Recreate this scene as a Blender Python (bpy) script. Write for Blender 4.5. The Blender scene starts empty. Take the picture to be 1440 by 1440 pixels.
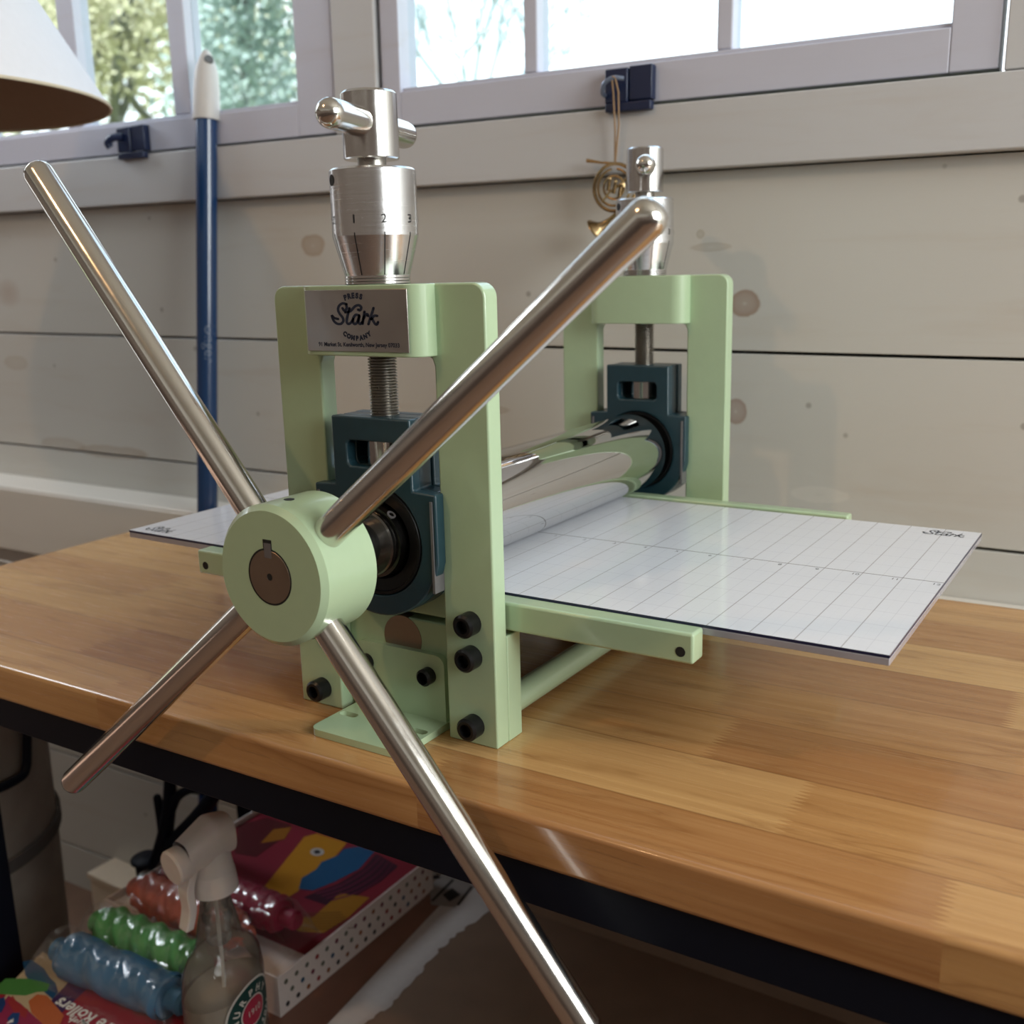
import bpy, bmesh, math, random
from mathutils import Vector, Matrix
random.seed(7)
S = 0.0254            # everything below is laid out in inches; bench top is z = 0, floor is z = -30
FZ = 30.0
PI = math.pi
scene = bpy.context.scene
COL = scene.collection
def W(p): return Vector((p[0]*S, p[1]*S, (p[2]+FZ)*S))

# ------------------------------------------------------------------ camera
F_PX = 1463.9
YAW, PITCH, ROLL = -0.569077, -0.223684, -0.025072
CAM = Vector((16.607, -27.140, 11.517))
fw = Vector((math.sin(YAW)*math.cos(PITCH), math.cos(YAW)*math.cos(PITCH), math.sin(PITCH)))
rt0 = Vector((math.cos(YAW), -math.sin(YAW), 0)); up0 = rt0.cross(fw)
rt = math.cos(ROLL)*rt0 + math.sin(ROLL)*up0
up = -math.sin(ROLL)*rt0 + math.cos(ROLL)*up0
cam_data = bpy.data.cameras.new('camera'); cam = bpy.data.objects.new('camera', cam_data); COL.objects.link(cam)
cam.matrix_world = Matrix(((rt.x, up.x, -fw.x, CAM.x*S), (rt.y, up.y, -fw.y, CAM.y*S), (rt.z, up.z, -fw.z, (CAM.z+FZ)*S), (0, 0, 0, 1)))
cam_data.sensor_width = 36; cam_data.lens = F_PX/1440*36
cam_data.clip_start = 0.02; cam_data.clip_end = 100
cam_data.dof.use_dof = True; cam_data.dof.focus_distance = 26*S; cam_data.dof.aperture_fstop = 9
scene.camera = cam
def ray(u, v): return fw + rt*((u-720)/F_PX) - up*((v-720)/F_PX)
def onz(u, v, z):
    r = ray(u, v); return CAM + r*((z-CAM.z)/r.z)
def ony(u, v, y):
    r = ray(u, v); return CAM + r*((y-CAM.y)/r.y)

# ------------------------------------------------------------------ materials
class NT:
    def __init__(s, name):
        s.m = bpy.data.materials.new(name); s.m.use_nodes = True
        s.t = s.m.node_tree; s.t.nodes.clear()
        s.out = s.n('ShaderNodeOutputMaterial')
    def n(s, typ, **kw):
        x = s.t.nodes.new(typ)
        for k, v in kw.items(): setattr(x, k, v)
        return x
    def l(s, a, b): s.t.links.new(a, b)
    def val(s, sock, v):
        if isinstance(v, (int, float, tuple, list)): sock.default_value = v
        else: s.l(v, sock)
    def math(s, op, a, b=0.0, c=None):
        x = s.n('ShaderNodeMath', operation=op); s.val(x.inputs[0], a); s.val(x.inputs[1], b)
        if c is not None: s.val(x.inputs[2], c)
        return x.outputs[0]
    def mix(s, f, a, b, mode='MIX'):
        x = s.n('ShaderNodeMix', data_type='RGBA', blend_type=mode); s.val(x.inputs[0], f); s.val(x.inputs[6], a); s.val(x.inputs[7], b)
        return x.outputs[2]
    def ramp(s, f, stops):
        x = s.n('ShaderNodeValToRGB'); e = x.color_ramp.elements
        while len(e) > 1: e.remove(e[-1])
        for i, (p, c) in enumerate(stops):
            q = e[0] if i == 0 else e.new(p)
            q.position = p; q.color = c if len(c) == 4 else (*c, 1)
        s.l(f, x.inputs[0]); return x.outputs[0]
    def co(s, scale=(1, 1, 1), loc=(0, 0, 0)):
        tc = s.n('ShaderNodeTexCoord'); mp = s.n('ShaderNodeMapping')
        s.l(tc.outputs['Object'], mp.inputs[0]); mp.inputs['Scale'].default_value = [v/S for v in scale]; mp.inputs['Location'].default_value = loc
        return mp.outputs[0]
    def noise(s, vec, scale, detail=3, rough=.5, dist=0.0):
        x = s.n('ShaderNodeTexNoise'); s.l(vec, x.inputs['Vector']); x.inputs['Scale'].default_value = scale
        x.inputs['Detail'].default_value = detail; x.inputs['Roughness'].default_value = rough; x.inputs['Distortion'].default_value = dist
        return x.outputs['Fac']
    def bump(s, h, strength=.2, dist=.001):
        b = s.n('ShaderNodeBump'); b.inputs['Strength'].default_value = strength; b.inputs['Distance'].default_value = dist; s.l(h, b.inputs['Height']); return b.outputs[0]
    def pbr(s, color, rough=.5, metal=0.0, normal=None, coat=0.0, **kw):
        p = s.n('ShaderNodeBsdfPrincipled'); s.val(p.inputs['Base Color'], color if not isinstance(color, tuple) or len(color) == 4 else (*color, 1))
        s.val(p.inputs['Roughness'], rough); s.val(p.inputs['Metallic'], metal)
        if normal is not None: s.l(normal, p.inputs['Normal'])
        p.inputs['Coat Weight'].default_value = coat; p.inputs['Coat Roughness'].default_value = .08
        for k, v in kw.items(): s.val(p.inputs[k.replace('_', ' ')], v)
        s.l(p.outputs[0], s.out.inputs[0]); return s.m
def plain(name, c, rough=.5, metal=0.0, coat=0.0, var=.06, vscale=3.0, **kw):
    t = NT(name); v = t.noise(t.co(), vscale, 4)
    f = t.math('MULTIPLY_ADD', v, 2*var, 1-var)
    col = t.mix(1.0, (*c, 1), f, 'MULTIPLY')
    return t.pbr(col, rough, metal, None, coat, **kw)
def metal(name, c, rough, axis=None, bands=.0):
    t = NT(name)
    sc = {'x': (14, .3, .3), 'y': (.3, 14, .3), 'z': (.3, .3, 14), None: (1, 1, 1)}[axis]
    v = t.noise(t.co(sc), 2.2, 4, .7)
    r = t.math('MULTIPLY_ADD', v, rough*.9, rough*.55)
    return t.pbr((*c, 1), r, 1.0, t.bump(v, bands, .0004) if bands else None)
M = {}
M['green'] = plain('sage_green_paint', (.415, .545, .355), .30, coat=.5, var=.03)
M['steel'] = metal('brushed_stainless', (.68, .655, .62), .165, None)
M['alu'] = metal('turned_aluminium', (.74, .74, .75), .24, 'z', .04)
M['polished'] = metal('polished_steel', (.70, .69, .68), .16, None)
M['chrome'] = metal('chrome_plate', (.66, .66, .67), .025)
M['thread'] = metal('thread_steel', (.42, .40, .37), .3)
M['shaft'] = metal('shaft_end_steel', (.34, .27, .21), .42)
M['navy_cast'] = plain('dark_teal_cast_iron', (.012, .040, .055), .38, coat=.2, var=.15)
M['black_steel'] = plain('black_oxide_steel', (.012, .012, .013), .34, .5, var=.1)
M['black_hole'] = plain('hole_shade', (.006, .006, .006), .7)  # flat black colour stands for the shade inside holes and slots
M['collar'] = metal('dark_bearing_steel', (.13, .125, .12), .22)
M['machined'] = plain('machined_cast_iron', (.22, .21, .22), .45, .6)
M['dark_metal'] = plain('black_powder_coat', (.004, .006, .013), .5, var=.1, Specular_IOR_Level=.15)
M['ink'] = plain('navy_ink', (.006, .012, .035), .5)
M['blk_ink'] = plain('black_ink', (.01, .01, .012), .5)
M['white_ink'] = plain('white_ink', (.85, .84, .80), .5)
M['grey_ink'] = plain('grey_ink', (.06, .065, .08), .6)
M['plate'] = metal('brushed_nameplate', (.46, .43, .41), .34)
M['lower_roller'] = metal('lower_roller_steel', (.10, .095, .09), .4)

def wood_top():
    t = NT('butcher_block')
    tc = t.n('ShaderNodeTexCoord'); sep = t.n('ShaderNodeSeparateXYZ'); t.l(tc.outputs['Object'], sep.inputs[0])
    X = t.math('DIVIDE', sep.outputs[0], S); Y = t.math('DIVIDE', sep.outputs[1], S); Z = t.math('DIVIDE', sep.outputs[2], S)
    yy = t.math('DIVIDE', t.math('ADD', Y, 33.81), 2.6)
    row = t.math('FLOOR', yy); fy = t.math('FRACT', yy)
    wn = t.n('ShaderNodeTexWhiteNoise', noise_dimensions='1D'); t.l(row, wn.inputs['W'])
    tri = t.math('PINGPONG', t.math('MULTIPLY', fy, 32.0), 1.0)
    xs = t.math('ADD', t.math('ADD', X, t.math('ADD', t.math('MULTIPLY', t.math('MULTIPLY', wn.outputs['Value'], 40.0), t.math('SUBTRACT', 1.0, t.math('COMPARE', row, 10.0, .1))), t.math('MULTIPLY', t.math('COMPARE', row, 10.0, .1), .93))), t.math('MULTIPLY', tri, .34))
    xx = t.math('DIVIDE', xs, 11.5)
    colm = t.math('FLOOR', xx); fx = t.math('FRACT', xx)
    cmb = t.n('ShaderNodeCombineXYZ'); t.l(row, cmb.inputs[0]); t.l(colm, cmb.inputs[1])
    wn2 = t.n('ShaderNodeTexWhiteNoise', noise_dimensions='2D'); t.l(cmb.outputs[0], wn2.inputs['Vector'])
    rnd = wn2.outputs['Value']
    # per-board grain
    gv = t.n('ShaderNodeCombineXYZ'); t.l(t.math('MULTIPLY', X, .13), gv.inputs[0])
    t.l(t.math('ADD', t.math('MULTIPLY', Y, 1.0), t.math('MULTIPLY', rnd, 60.0)), gv.inputs[1]); t.l(t.math('MULTIPLY_ADD', Z, 1.0, t.math('MULTIPLY', rnd, 23.0)), gv.inputs[2])
    g1 = t.noise(gv.outputs[0], .8, 3, .5, .6)
    rings = t.math('POWER', t.math('PINGPONG', t.math('MULTIPLY', g1, 8.0), 1.0), 5.0)
    g3v = t.n('ShaderNodeCombineXYZ'); t.l(t.math('MULTIPLY', X, .05), g3v.inputs[0]); t.l(t.math('MULTIPLY_ADD', Y, 3.2, t.math('MULTIPLY', rnd, 31.0)), g3v.inputs[1]); t.l(t.math('MULTIPLY', Z, 3.0), g3v.inputs[2])
    g3 = t.noise(g3v.outputs[0], 1.0, 5, .62)
    g2v = t.n('ShaderNodeCombineXYZ'); t.l(t.math('MULTIPLY', X, .45), g2v.inputs[0]); t.l(t.math('MULTIPLY', Y, 15.0), g2v.inputs[1]); t.l(t.math('MULTIPLY', Z, 15.0), g2v.inputs[2])
    g2 = t.noise(g2v.outputs[0], 1.0, 4, .6)
    pore = t.ramp(g2, [(.60, (0, 0, 0)), (.74, (1, 1, 1))])
    base = t.ramp(rnd, [(0, (.38, .165, .055)), (.28, (.50, .255, .090)), (.5, (.68, .42, .17)), (.72, (.60, .335, .125)), (.88, (.47, .225, .08)), (1, (.66, .40, .165))])
    c0 = t.mix(t.ramp(g3, [(.30, (0, 0, 0)), (.70, (1, 1, 1))]), t.mix(.34, base, (.27, .115, .035, 1)), t.mix(.22, base, (.78, .52, .25, 1)))
    c1 = t.mix(t.math('MULTIPLY', rings, .5), c0, (.26, .105, .03, 1))
    c2 = t.mix(t.math('MULTIPLY', pore, .42), c1, (.15, .058, .018, 1))
    seam = t.math('GREATER_THAN', t.math('ABSOLUTE', t.math('SUBTRACT', fy, .5)), .488)
    c3 = t.mix(t.math('MULTIPLY', seam, .35), c2, (.14, .055, .02, 1))
    return t.pbr(c3, t.math('MULTIPLY_ADD', g2, .12, .20), 0, t.bump(g2, .05, .0004), .3)
M['wood'] = wood_top()

KNOTS = [(1.72, 10.17, .66, .60, .72, (.25, .14, .085)), (1.45, 5.79, .52, .56, .62, (.23, .12, .08)), (.25, 12.42, 1.0, .20, .35, (.30, .24, .17)), (-.2, 12.95, .2, .2, .4, (.25, .22, .14)),
         (-36.9, 1.72, 3.4, .42, .45, (.30, .20, .12)), (-41.5, 1.9, 2.2, .5, .30, (.30, .20, .12)), (-45.0, 6.9, 1.2, .5, .30, (.32, .24, .15)), (-20.4, 13.2, .8, .6, .55, (.30, .19, .10)), (5.0, 2.6, 1.2, .35, .25, (.75, .72, .66)), (-10.5, 5.4, 1.4, .22, .35, (.28, .19, .11))]
def painted_wall(name, base, warm, knots=True, sc=1.0):
    t = NT(name)
    v = t.co((1, 1, 1))
    big = t.noise(v, .055*sc, 3, .5)
    st = t.noise(t.co((.10, .5, 1.0)), .8, 4, .6, .6)
    c = t.mix(t.math('MULTIPLY', big, .8), (*base, 1), (*warm, 1))
    c = t.mix(t.math('MULTIPLY', t.ramp(st, [(.55, (0, 0, 0)), (.8, (1, 1, 1))]), .18), c, (.36, .25, .15, 1))
    if knots:
        vo = t.n('ShaderNodeTexVoronoi'); t.l(t.co((.75, .75, 1.0), (.37, .1, .61)), vo.inputs['Vector']); vo.inputs['Scale'].default_value = .115
        kn = t.ramp(vo.outputs['Distance'], [(0, (.75, .75, .75)), (.035, (1, 1, 1)), (.085, (.55, .55, .55)), (.14, (0, 0, 0))])
        c = t.mix(t.math('MULTIPLY', kn, .62), c, (.27, .125, .05, 1))
        v2 = t.n('ShaderNodeTexVoronoi'); t.l(v, v2.inputs['Vector']); v2.inputs['Scale'].default_value = .45
        sp = t.ramp(v2.outputs['Distance'], [(0, (1, 1, 1)), (.045, (1, 1, 1)), (.075, (0, 0, 0))])
        c = t.mix(t.math('MULTIPLY', sp, .45), c, (.10, .07, .05, 1))
        tc = t.n('ShaderNodeTexCoord'); se = t.n('ShaderNodeSeparateXYZ'); t.l(tc.outputs['Object'], se.inputs[0])
        wob = t.math('MULTIPLY_ADD', t.noise(v, 1.1, 3), .5, -.25)
        for kx, kz, ra, rb, st_, kc in KNOTS:
            dx = t.math('DIVIDE', t.math('SUBTRACT', se.outputs[0], kx*S), ra*S); dz = t.math('DIVIDE', t.math('SUBTRACT', se.outputs[2], (kz+FZ)*S), rb*S)
            r2 = t.math('ADD', t.math('SQRT', t.math('ADD', t.math('MULTIPLY', dx, dx), t.math('MULTIPLY', dz, dz))), wob)
            f = t.ramp(r2, [(0, (.25, .25, .25)), (.18, (.7, .7, .7)), (.55, (.8, .8, .8)), (.85, (1, 1, 1)), (1.0, (0, 0, 0))])
            c = t.mix(t.math('MULTIPLY', f, st_), c, (*kc, 1))
    nb = t.noise(t.co((.35, 1.5, 2.2)), 1.3, 4, .6)
    return t.pbr(c, .5, 0, t.bump(nb, .25, .0008))
M['wall'] = painted_wall('white_painted_planks', (.555, .56, .535), (.485, .46, .425))
M['trim'] = painted_wall('hazy_white_trim', (.53, .535, .55), (.47, .46, .46), False)  # slight blue of window haze mixed into the white
M['sash'] = painted_wall('hazy_white_sash', (.53, .54, .635), (.475, .475, .55), False, 2)  # window haze put into the colour as a bluish tint
M['gap'] = plain('gap_shade', (.015, .017, .03), .8)  # near-black stands for shade in plank grooves and under the sashes
M['ledge'] = painted_wall('white_painted_ledge', (.70, .67, .62), (.58, .55, .50), False)
M['cream'] = plain('cream_painted_wood', (.72, .60, .46), .5)
M['floorboard'] = plain('dark_floorboards', (.17, .095, .06), .5, var=.3, vscale=.4)
M['shelfwood'] = plain('reddish_shelf_wood', (.26, .125, .085), .4, var=.25, vscale=.6)
M['ceiling'] = plain('ceiling_paint', (.6, .56, .5), .7)
M['ground'] = plain('outdoor_grass', (.20, .24, .09), .9, var=.3, vscale=.05)

def glass_pane():
    t = NT('window_glass'); v = t.noise(t.co(), .4, 2)
    tr = t.n('ShaderNodeBsdfTransparent'); tr.inputs[0].default_value = (.93, .97, .98, 1)
    gl = t.n('ShaderNodeBsdfGlossy'); gl.inputs['Roughness'].default_value = .04
    ms = t.n('ShaderNodeMixShader'); t.l(t.math('MULTIPLY_ADD', v, .02, .04), ms.inputs[0]); t.l(tr.outputs[0], ms.inputs[1]); t.l(gl.outputs[0], ms.inputs[2]); t.l(ms.outputs[0], t.out.inputs[0])
    return t.m
M['glass'] = glass_pane()
def film(name, tint, op, gloss, rough=.08, milk=(.8, .8, .8)):
    t = NT(name); v = t.noise(t.co((1, 1, 1)), 1.4, 4, .6, 1.2)
    tr = t.n('ShaderNodeBsdfTransparent'); tr.inputs[0].default_value = (*tint, 1)
    df = t.n('ShaderNodeBsdfDiffuse'); df.inputs[0].default_value = (*milk, 1)
    gl = t.n('ShaderNodeBsdfGlossy'); gl.inputs['Roughness'].default_value = rough
    bp = t.bump(v, .35, .002); t.l(bp, gl.inputs['Normal'])
    m1 = t.n('ShaderNodeMixShader'); m1.inputs[0].default_value = op; t.l(tr.outputs[0], m1.inputs[1]); t.l(df.outputs[0], m1.inputs[2])
    fr = t.n('ShaderNodeFresnel'); fr.inputs[0].default_value = 1.45; t.l(bp, fr.inputs['Normal'])
    m2 = t.n('ShaderNodeMixShader'); t.l(t.math('MULTIPLY', fr.outputs[0], gloss), m2.inputs[0]); t.l(m1.outputs[0], m2.inputs[1]); t.l(gl.outputs[0], m2.inputs[2])
    t.l(m2.outputs[0], t.out.inputs[0]); return t.m
M['cello'] = film('clear_cellophane', (.98, .98, .98), .035, .15, .10)
M['bottle'] = film('clear_bottle_plastic', (.96, .95, .93), .06, .9, .05)
M['liquid'] = film('pale_soap_liquid', (.90, .86, .76), .34, .5, .1, (.80, .72, .58))
M['spray_plastic'] = plain('translucent_white_plastic', (.78, .72, .70), .4, Subsurface_Weight=.15)

def grid_sheet():
    t = NT('printed_grid_sheet')
    tc = t.n('ShaderNodeTexCoord'); sep = t.n('ShaderNodeSeparateXYZ'); t.l(tc.outputs['Object'], sep.inputs[0])
    X = t.math('DIVIDE', sep.outputs[0], S); Y = t.math('DIVIDE', sep.outputs[1], S)
    def line(c, step, w):
        d = t.math('ABSOLUTE', t.math('SUBTRACT', t.math('FRACT', t.math('ADD', t.math('DIVIDE', c, step), .5)), .5))
        return t.math('LESS_THAN', d, w/step*.5)
    mx = line(X, 1.0, .028); hx = line(X, .5, .018); my = line(Y, 1.0, .02); hy_ = line(Y, .25, .010); qx = line(X, .25, .010)
    cen = t.math('LESS_THAN', t.math('ABSOLUTE', Y), .022)
    c = t.mix(t.math('MULTIPLY', qx, .10), (.80, .825, .90, 1), (.44, .46, .56, 1))
    c = t.mix(t.math('MULTIPLY', hy_, .10), c, (.40, .42, .52, 1))
    c = t.mix(t.math('MULTIPLY', hx, .22), c, (.35, .36, .45, 1))
    c = t.mix(t.math('MULTIPLY', my, .32), c, (.32, .33, .45, 1))
    c = t.mix(t.math('MULTIPLY', mx, .55), c, (.22, .20, .22, 1))
    c = t.mix(t.math('MULTIPLY', cen, .85), c, (.10, .10, .11, 1))
    return t.pbr(c, .42, 0, None, .9)
M['grid'] = grid_sheet()
M['navy_edge'] = plain('dark_blue_sheet_edge', (.018, .020, .065), .3)
M['clear_edge'] = plain('clear_plate_edge', (.36, .35, .40), .15, coat=.5, var=.3, vscale=.5)

# ------------------------------------------------------------------ mesh builder (inches, world layout)
class MB:
    def __init__(s): s.b = bmesh.new()
    def box(s, x0, x1, y0, y1, z0, z1, mat=None):
        vs = [s.b.verts.new(p) for p in ((x0, y0, z0), (x1, y0, z0), (x1, y1, z0), (x0, y1, z0), (x0, y0, z1), (x1, y0, z1), (x1, y1, z1), (x0, y1, z1))]
        fs = []
        for f in ((3, 2, 1, 0), (4, 5, 6, 7), (0, 1, 5, 4), (1, 2, 6, 5), (2, 3, 7, 6), (3, 0, 4, 7)): fs.append(s.b.faces.new([vs[i] for i in f]))
        if mat is not None:
            for f in fs: f.material_index = mat
        return s
    def lathe(s, o, d, prof, seg=48, caps=True):
        o = Vector(o); d = Vector(d).normalized(); a = d.orthogonal().normalized(); b = d.cross(a)
        rings = []
        for t, r in prof:
            if r < 1e-6: rings.append([s.b.verts.new(o+d*t)])
            else: rings.append([s.b.verts.new(o+d*t+(a*math.cos(2*PI*i/seg)+b*math.sin(2*PI*i/seg))*r) for i in range(seg)])
        for A, B in zip(rings, rings[1:]):
            for i in range(seg):
                j = (i+1) % seg
                if len(A) == 1 and len(B) == 1: continue
                if len(A) == 1: s.b.faces.new((A[0], B[j], B[i]))
                elif len(B) == 1: s.b.faces.new((A[i], A[j], B[0]))
                else: s.b.faces.new((A[i], A[j], B[j], B[i]))
        if caps:
            if len(rings[0]) > 1: s.b.faces.new(rings[0][::-1])
            if len(rings[-1]) > 1: s.b.faces.new(rings[-1])
        return s
    def cyl(s, p, q, r, seg=32, ch=0.0):
        p = Vector(p); q = Vector(q); L = (q-p).length
        pr = [(0, r), (L, r)] if not ch else [(0, r-ch), (ch, r), (L-ch, r), (L, r-ch)]
        return s.lathe(p, q-p, pr, seg)
    def prism(s, outer, holes, fn, t0, t1):
        loops = [outer]+list(holes); top = []; bot = []
        for lp in loops:
            top.append([s.b.verts.new(fn(x, z, t0)) for x, z in lp]); bot.append([s.b.verts.new(fn(x, z, t1)) for x, z in lp])
        for A in (top, bot):
            if len(loops) == 1: s.b.faces.new(A[0] if A is top else A[0][::-1])
            else:
                es = []
                for lp in A:
                    for i in range(len(lp)): es.append(s.b.edges.new((lp[i], lp[(i+1) % len(lp)])))
                bmesh.ops.triangle_fill(s.b, use_beauty=True, use_dissolve=False, edges=es)
        for A, B in zip(top, bot):
            for i in range(len(A)):
                j = (i+1) % len(A); s.b.faces.new((A[i], A[j], B[j], B[i]))
        return s
    def tube(s, pts, rad, seg=12, cap=True, up_=None):
        pts = [Vector(p) for p in pts]; n = len(pts)
        if not hasattr(rad, '__len__'): rad = [rad]*n
        rings = []; ref = Vector(up_) if up_ else None
        for i in range(n):
            tg = (pts[min(i+1, n-1)]-pts[max(i-1, 0)]).normalized()
            if ref is None: ref = tg.orthogonal()
            a = (ref-tg*ref.dot(tg)).normalized(); b = tg.cross(a); ref = a
            rings.append([s.b.verts.new(pts[i]+(a*math.cos(2*PI*k/seg)+b*math.sin(2*PI*k/seg))*rad[i]) for k in range(seg)])
        for A, B in zip(rings, rings[1:]):
            for k in range(seg):
                j = (k+1) % seg; s.b.faces.new((A[k], A[j], B[j], B[k]))
        if cap: s.b.faces.new(rings[0][::-1]); s.b.faces.new(rings[-1])
        return s
    def sphere(s, c, r, seg=16):
        pr = [(-r*math.cos(PI*i/(seg//2)), r*math.sin(PI*i/(seg//2))) for i in range(seg//2+1)]
        return s.lathe(c, (0, 0, 1), pr, seg)
    def poly(s, pts, h=None):
        vs = [s.b.verts.new(p) for p in pts]
        f = s.b.faces.new(vs)
        if h: 
            r = bmesh.ops.extrude_face_region(s.b, geom=[f])
            bmesh.ops.translate(s.b, vec=h, verts=[v for v in r['geom'] if isinstance(v, bmesh.types.BMVert)])
        return s
    def grid(s, fn, nu, nv, closed_u=False):
        g = [[s.b.verts.new(fn(i/(nu if closed_u else nu-1), j/(nv-1))) for j in range(nv)] for i in range(nu)]
        for i in range(nu if closed_u else nu-1):
            for j in range(nv-1):
                k = (i+1) % nu; s.b.faces.new((g[i][j], g[k][j], g[k][j+1], g[i][j+1]))
        return s
    def mesh(s, M4):                       # transform everything so far
        bmesh.ops.transform(s.b, matrix=M4, verts=s.b.verts); return s
    def build(s, name, mat, parent=None, bevel=0.0, smooth=True, ang=35, mats=None, fix=True):
        o0 = ORG.get(parent.name, Vector((0, 0, 0))) if parent else Vector((0, 0, 0))
        if fix: bmesh.ops.recalc_face_normals(s.b, faces=s.b.faces)
        for v in s.b.verts: v.co = (v.co-o0)*S + (Vector((0, 0, FZ*S)) if not parent else Vector((0, 0, 0)))
        me = bpy.data.meshes.new(name); s.b.to_mesh(me); s.b.free()
        for m in (mats or [mat]): me.materials.append(m)
        o = bpy.data.objects.new(name, me); COL.objects.link(o)
        if smooth:
            for p in me.polygons: p.use_smooth = True
            me.set_sharp_from_angle(angle=math.radians(ang))
        if bevel:
            md = o.modifiers.new('bevel', 'BEVEL'); md.width = bevel*S; md.segments = 3; md.limit_method = 'ANGLE'; md.angle_limit = math.radians(40); md.harden_normals = False
        if parent: o.parent = parent; ORG[o.name] = o0
        return o
ORG = {}
def tag(o, label=None, cat=None, group=None, kind=None):
    if label: o['label'] = label
    if cat: o['category'] = cat
    if group: o['group'] = group
    if kind: o['kind'] = kind
    return o
def empty(name, loc, label, cat, group=None, rz=0.0):
    o = bpy.data.objects.new(name, None); COL.objects.link(o); o.location = W(loc); o.rotation_euler = (0, 0, rz); o.empty_display_size = .02
    ORG[o.name] = Vector(loc)
    return tag(o, label, cat, group)
def structure(o): o['kind'] = 'structure'; return o
xz = lambda x, z, t: (x, t, z)

def text_polys(txt, size, align='CENTER', bold=0.0):
    cu = bpy.data.curves.new('t', 'FONT'); cu.body = txt; cu.size = size; cu.align_x = align; cu.offset = bold; cu.resolution_u = 3
    ob = bpy.data.objects.new('t', cu); COL.objects.link(ob)
    dg = bpy.context.evaluated_depsgraph_get(); me = bpy.data.meshes.new_from_object(ob.evaluated_get(dg))
    vs = [v.co.copy() for v in me.vertices]; fs = [list(p.vertices) for p in me.polygons]
    bpy.data.objects.remove(ob); bpy.data.curves.remove(cu); bpy.data.meshes.remove(me)
    return vs, fs
def add_text(mb, txt, size, fn, align='CENTER', bold=0.0):
    vs, fs = text_polys(txt, size, align, bold)
    nv = [mb.b.verts.new(fn(v.x, v.y)) for v in vs]
    for f in fs:
        try: mb.b.faces.new([nv[i] for i in f])
        except ValueError: pass
def smooth_line(pts, n=6):
    out = []; P = [pts[0]]+list(pts)+[pts[-1]]
    for i in range(1, len(P)-2):
        for k in range(n):
            t = k/n; a, b, c, d = P[i-1], P[i], P[i+1], P[i+2]
            out.append(tuple(.5*((2*b[j])+(-a[j]+c[j])*t+(2*a[j]-5*b[j]+4*c[j]-d[j])*t*t+(-a[j]+3*b[j]-3*c[j]+d[j])*t**3) for j in range(len(b))))
    out.append(pts[-1]); return out
def ribbon(mb, pts, w, fn, lift=0.0):
    pts = smooth_line(pts); n = len(pts); L = []
    for i in range(n):
        a = pts[max(i-1, 0)]; b = pts[min(i+1, n-1)]; dx, dy = b[0]-a[0], b[1]-a[1]; q = math.hypot(dx, dy) or 1
        nx, ny = -dy/q*w/2, dx/q*w/2
        L.append((mb.b.verts.new(fn(pts[i][0]+nx, pts[i][1]+ny)), mb.b.verts.new(fn(pts[i][0]-nx, pts[i][1]-ny))))
    for A, B in zip(L, L[1:]): mb.b.faces.new((A[0], A[1], B[1], B[0]))
    for e in (0, -1):
        c = pts[e]; ring = [mb.b.verts.new(fn(c[0]+math.cos(2*PI*k/10)*w/2, c[1]+math.sin(2*PI*k/10)*w/2)) for k in range(10)]; mb.b.faces.new(ring)
def arc(cx, cz, r, a0, a1, n): return [(cx+r*math.cos(math.radians(a0+(a1-a0)*i/n)), cz+r*math.sin(math.radians(a0+(a1-a0)*i/n))) for i in range(n+1)]

# ================================================================== THE ROOM
WO = Vector((0, 13.8, 0)); a_ = math.radians(2.5)
ex = Vector((math.cos(a_), math.sin(a_), -.011)).normalized(); en = Vector((-math.sin(a_), math.cos(a_), 0)); ez = ex.cross(en).normalized(); en = ez.cross(ex)
WM = Matrix(((ex.x, en.x, ez.x, WO.x), (ex.y, en.y, ez.y, WO.y), (ex.z, en.z, ez.z, WO.z), (0, 0, 0, 1)))
def wall_pt(s_, d_, h_): return WM @ Vector((s_, d_, h_))
SL, SR = -110, 120
mb = MB()
hs_ = [-31.5, -27.3, -20.2, -13.1, -6.0, 1.13, 8.24, 15.42]
for h0, h1 in zip(hs_, hs_[1:]): mb.box(SL, SR, 0, .75, h0+.075, h1-.055)
mb.box(SL, SR, .75, 1.6, -31.5, 15.42, 1)
for s0, s1, h0, h1 in ((SL, -48.6, 15.42, 66), (-48.6, -18.3, 46.4, 66), (-18.3, -15.75, 15.42, 66), (-15.75, 10.5, 46.4, 66), (10.5, SR, 15.42, 66), (-48.6, 10.5, 15.42, 17.9)): mb.box(s0, s1, 0, 1.6, h0, h1)
structure(mb.mesh(WM).build('wall_back', None, mats=[M['wall'], M['gap']], bevel=.03))
structure(MB().box(SL, SR, -.75, 0, 15.42, 17.94).mesh(WM).build('trim_1', M['trim'], bevel=.06))
structure(MB().box(-18.27, -15.8, -.62, 0, 17.98, 46.4).mesh(WM).build('trim_2', M['trim'], bevel=.08))
structure(MB().box(10.48, 15.0, -.62, 0, 17.98, 46.4).mesh(WM).build('trim_3', M['trim'], bevel=.05))
structure(MB().box(SL, -48.62, -.62, 0, 17.98, 46.4).mesh(WM).build('trim_4', M['trim'], bevel=.05))
structure(MB().box(SL, SR, -.62, 0, 46.42, 50).mesh(WM).build('trim_5', M['trim'], bevel=.05))
structure(MB().box(SL, SR, -2.8, -.01, -4.95, -1.0).box(SL, SR, -2.75, -.02, -1.02, -.85).mesh(WM).build('trim_6', M['ledge'], bevel=.1))
structure(MB().box(-48.6, 10.5, -.30, .9, 17.90, 17.97).mesh(WM).build('sill_gap_shade', M['gap']))  # dark strip painted as the shade of the gap below the sashes
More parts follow.
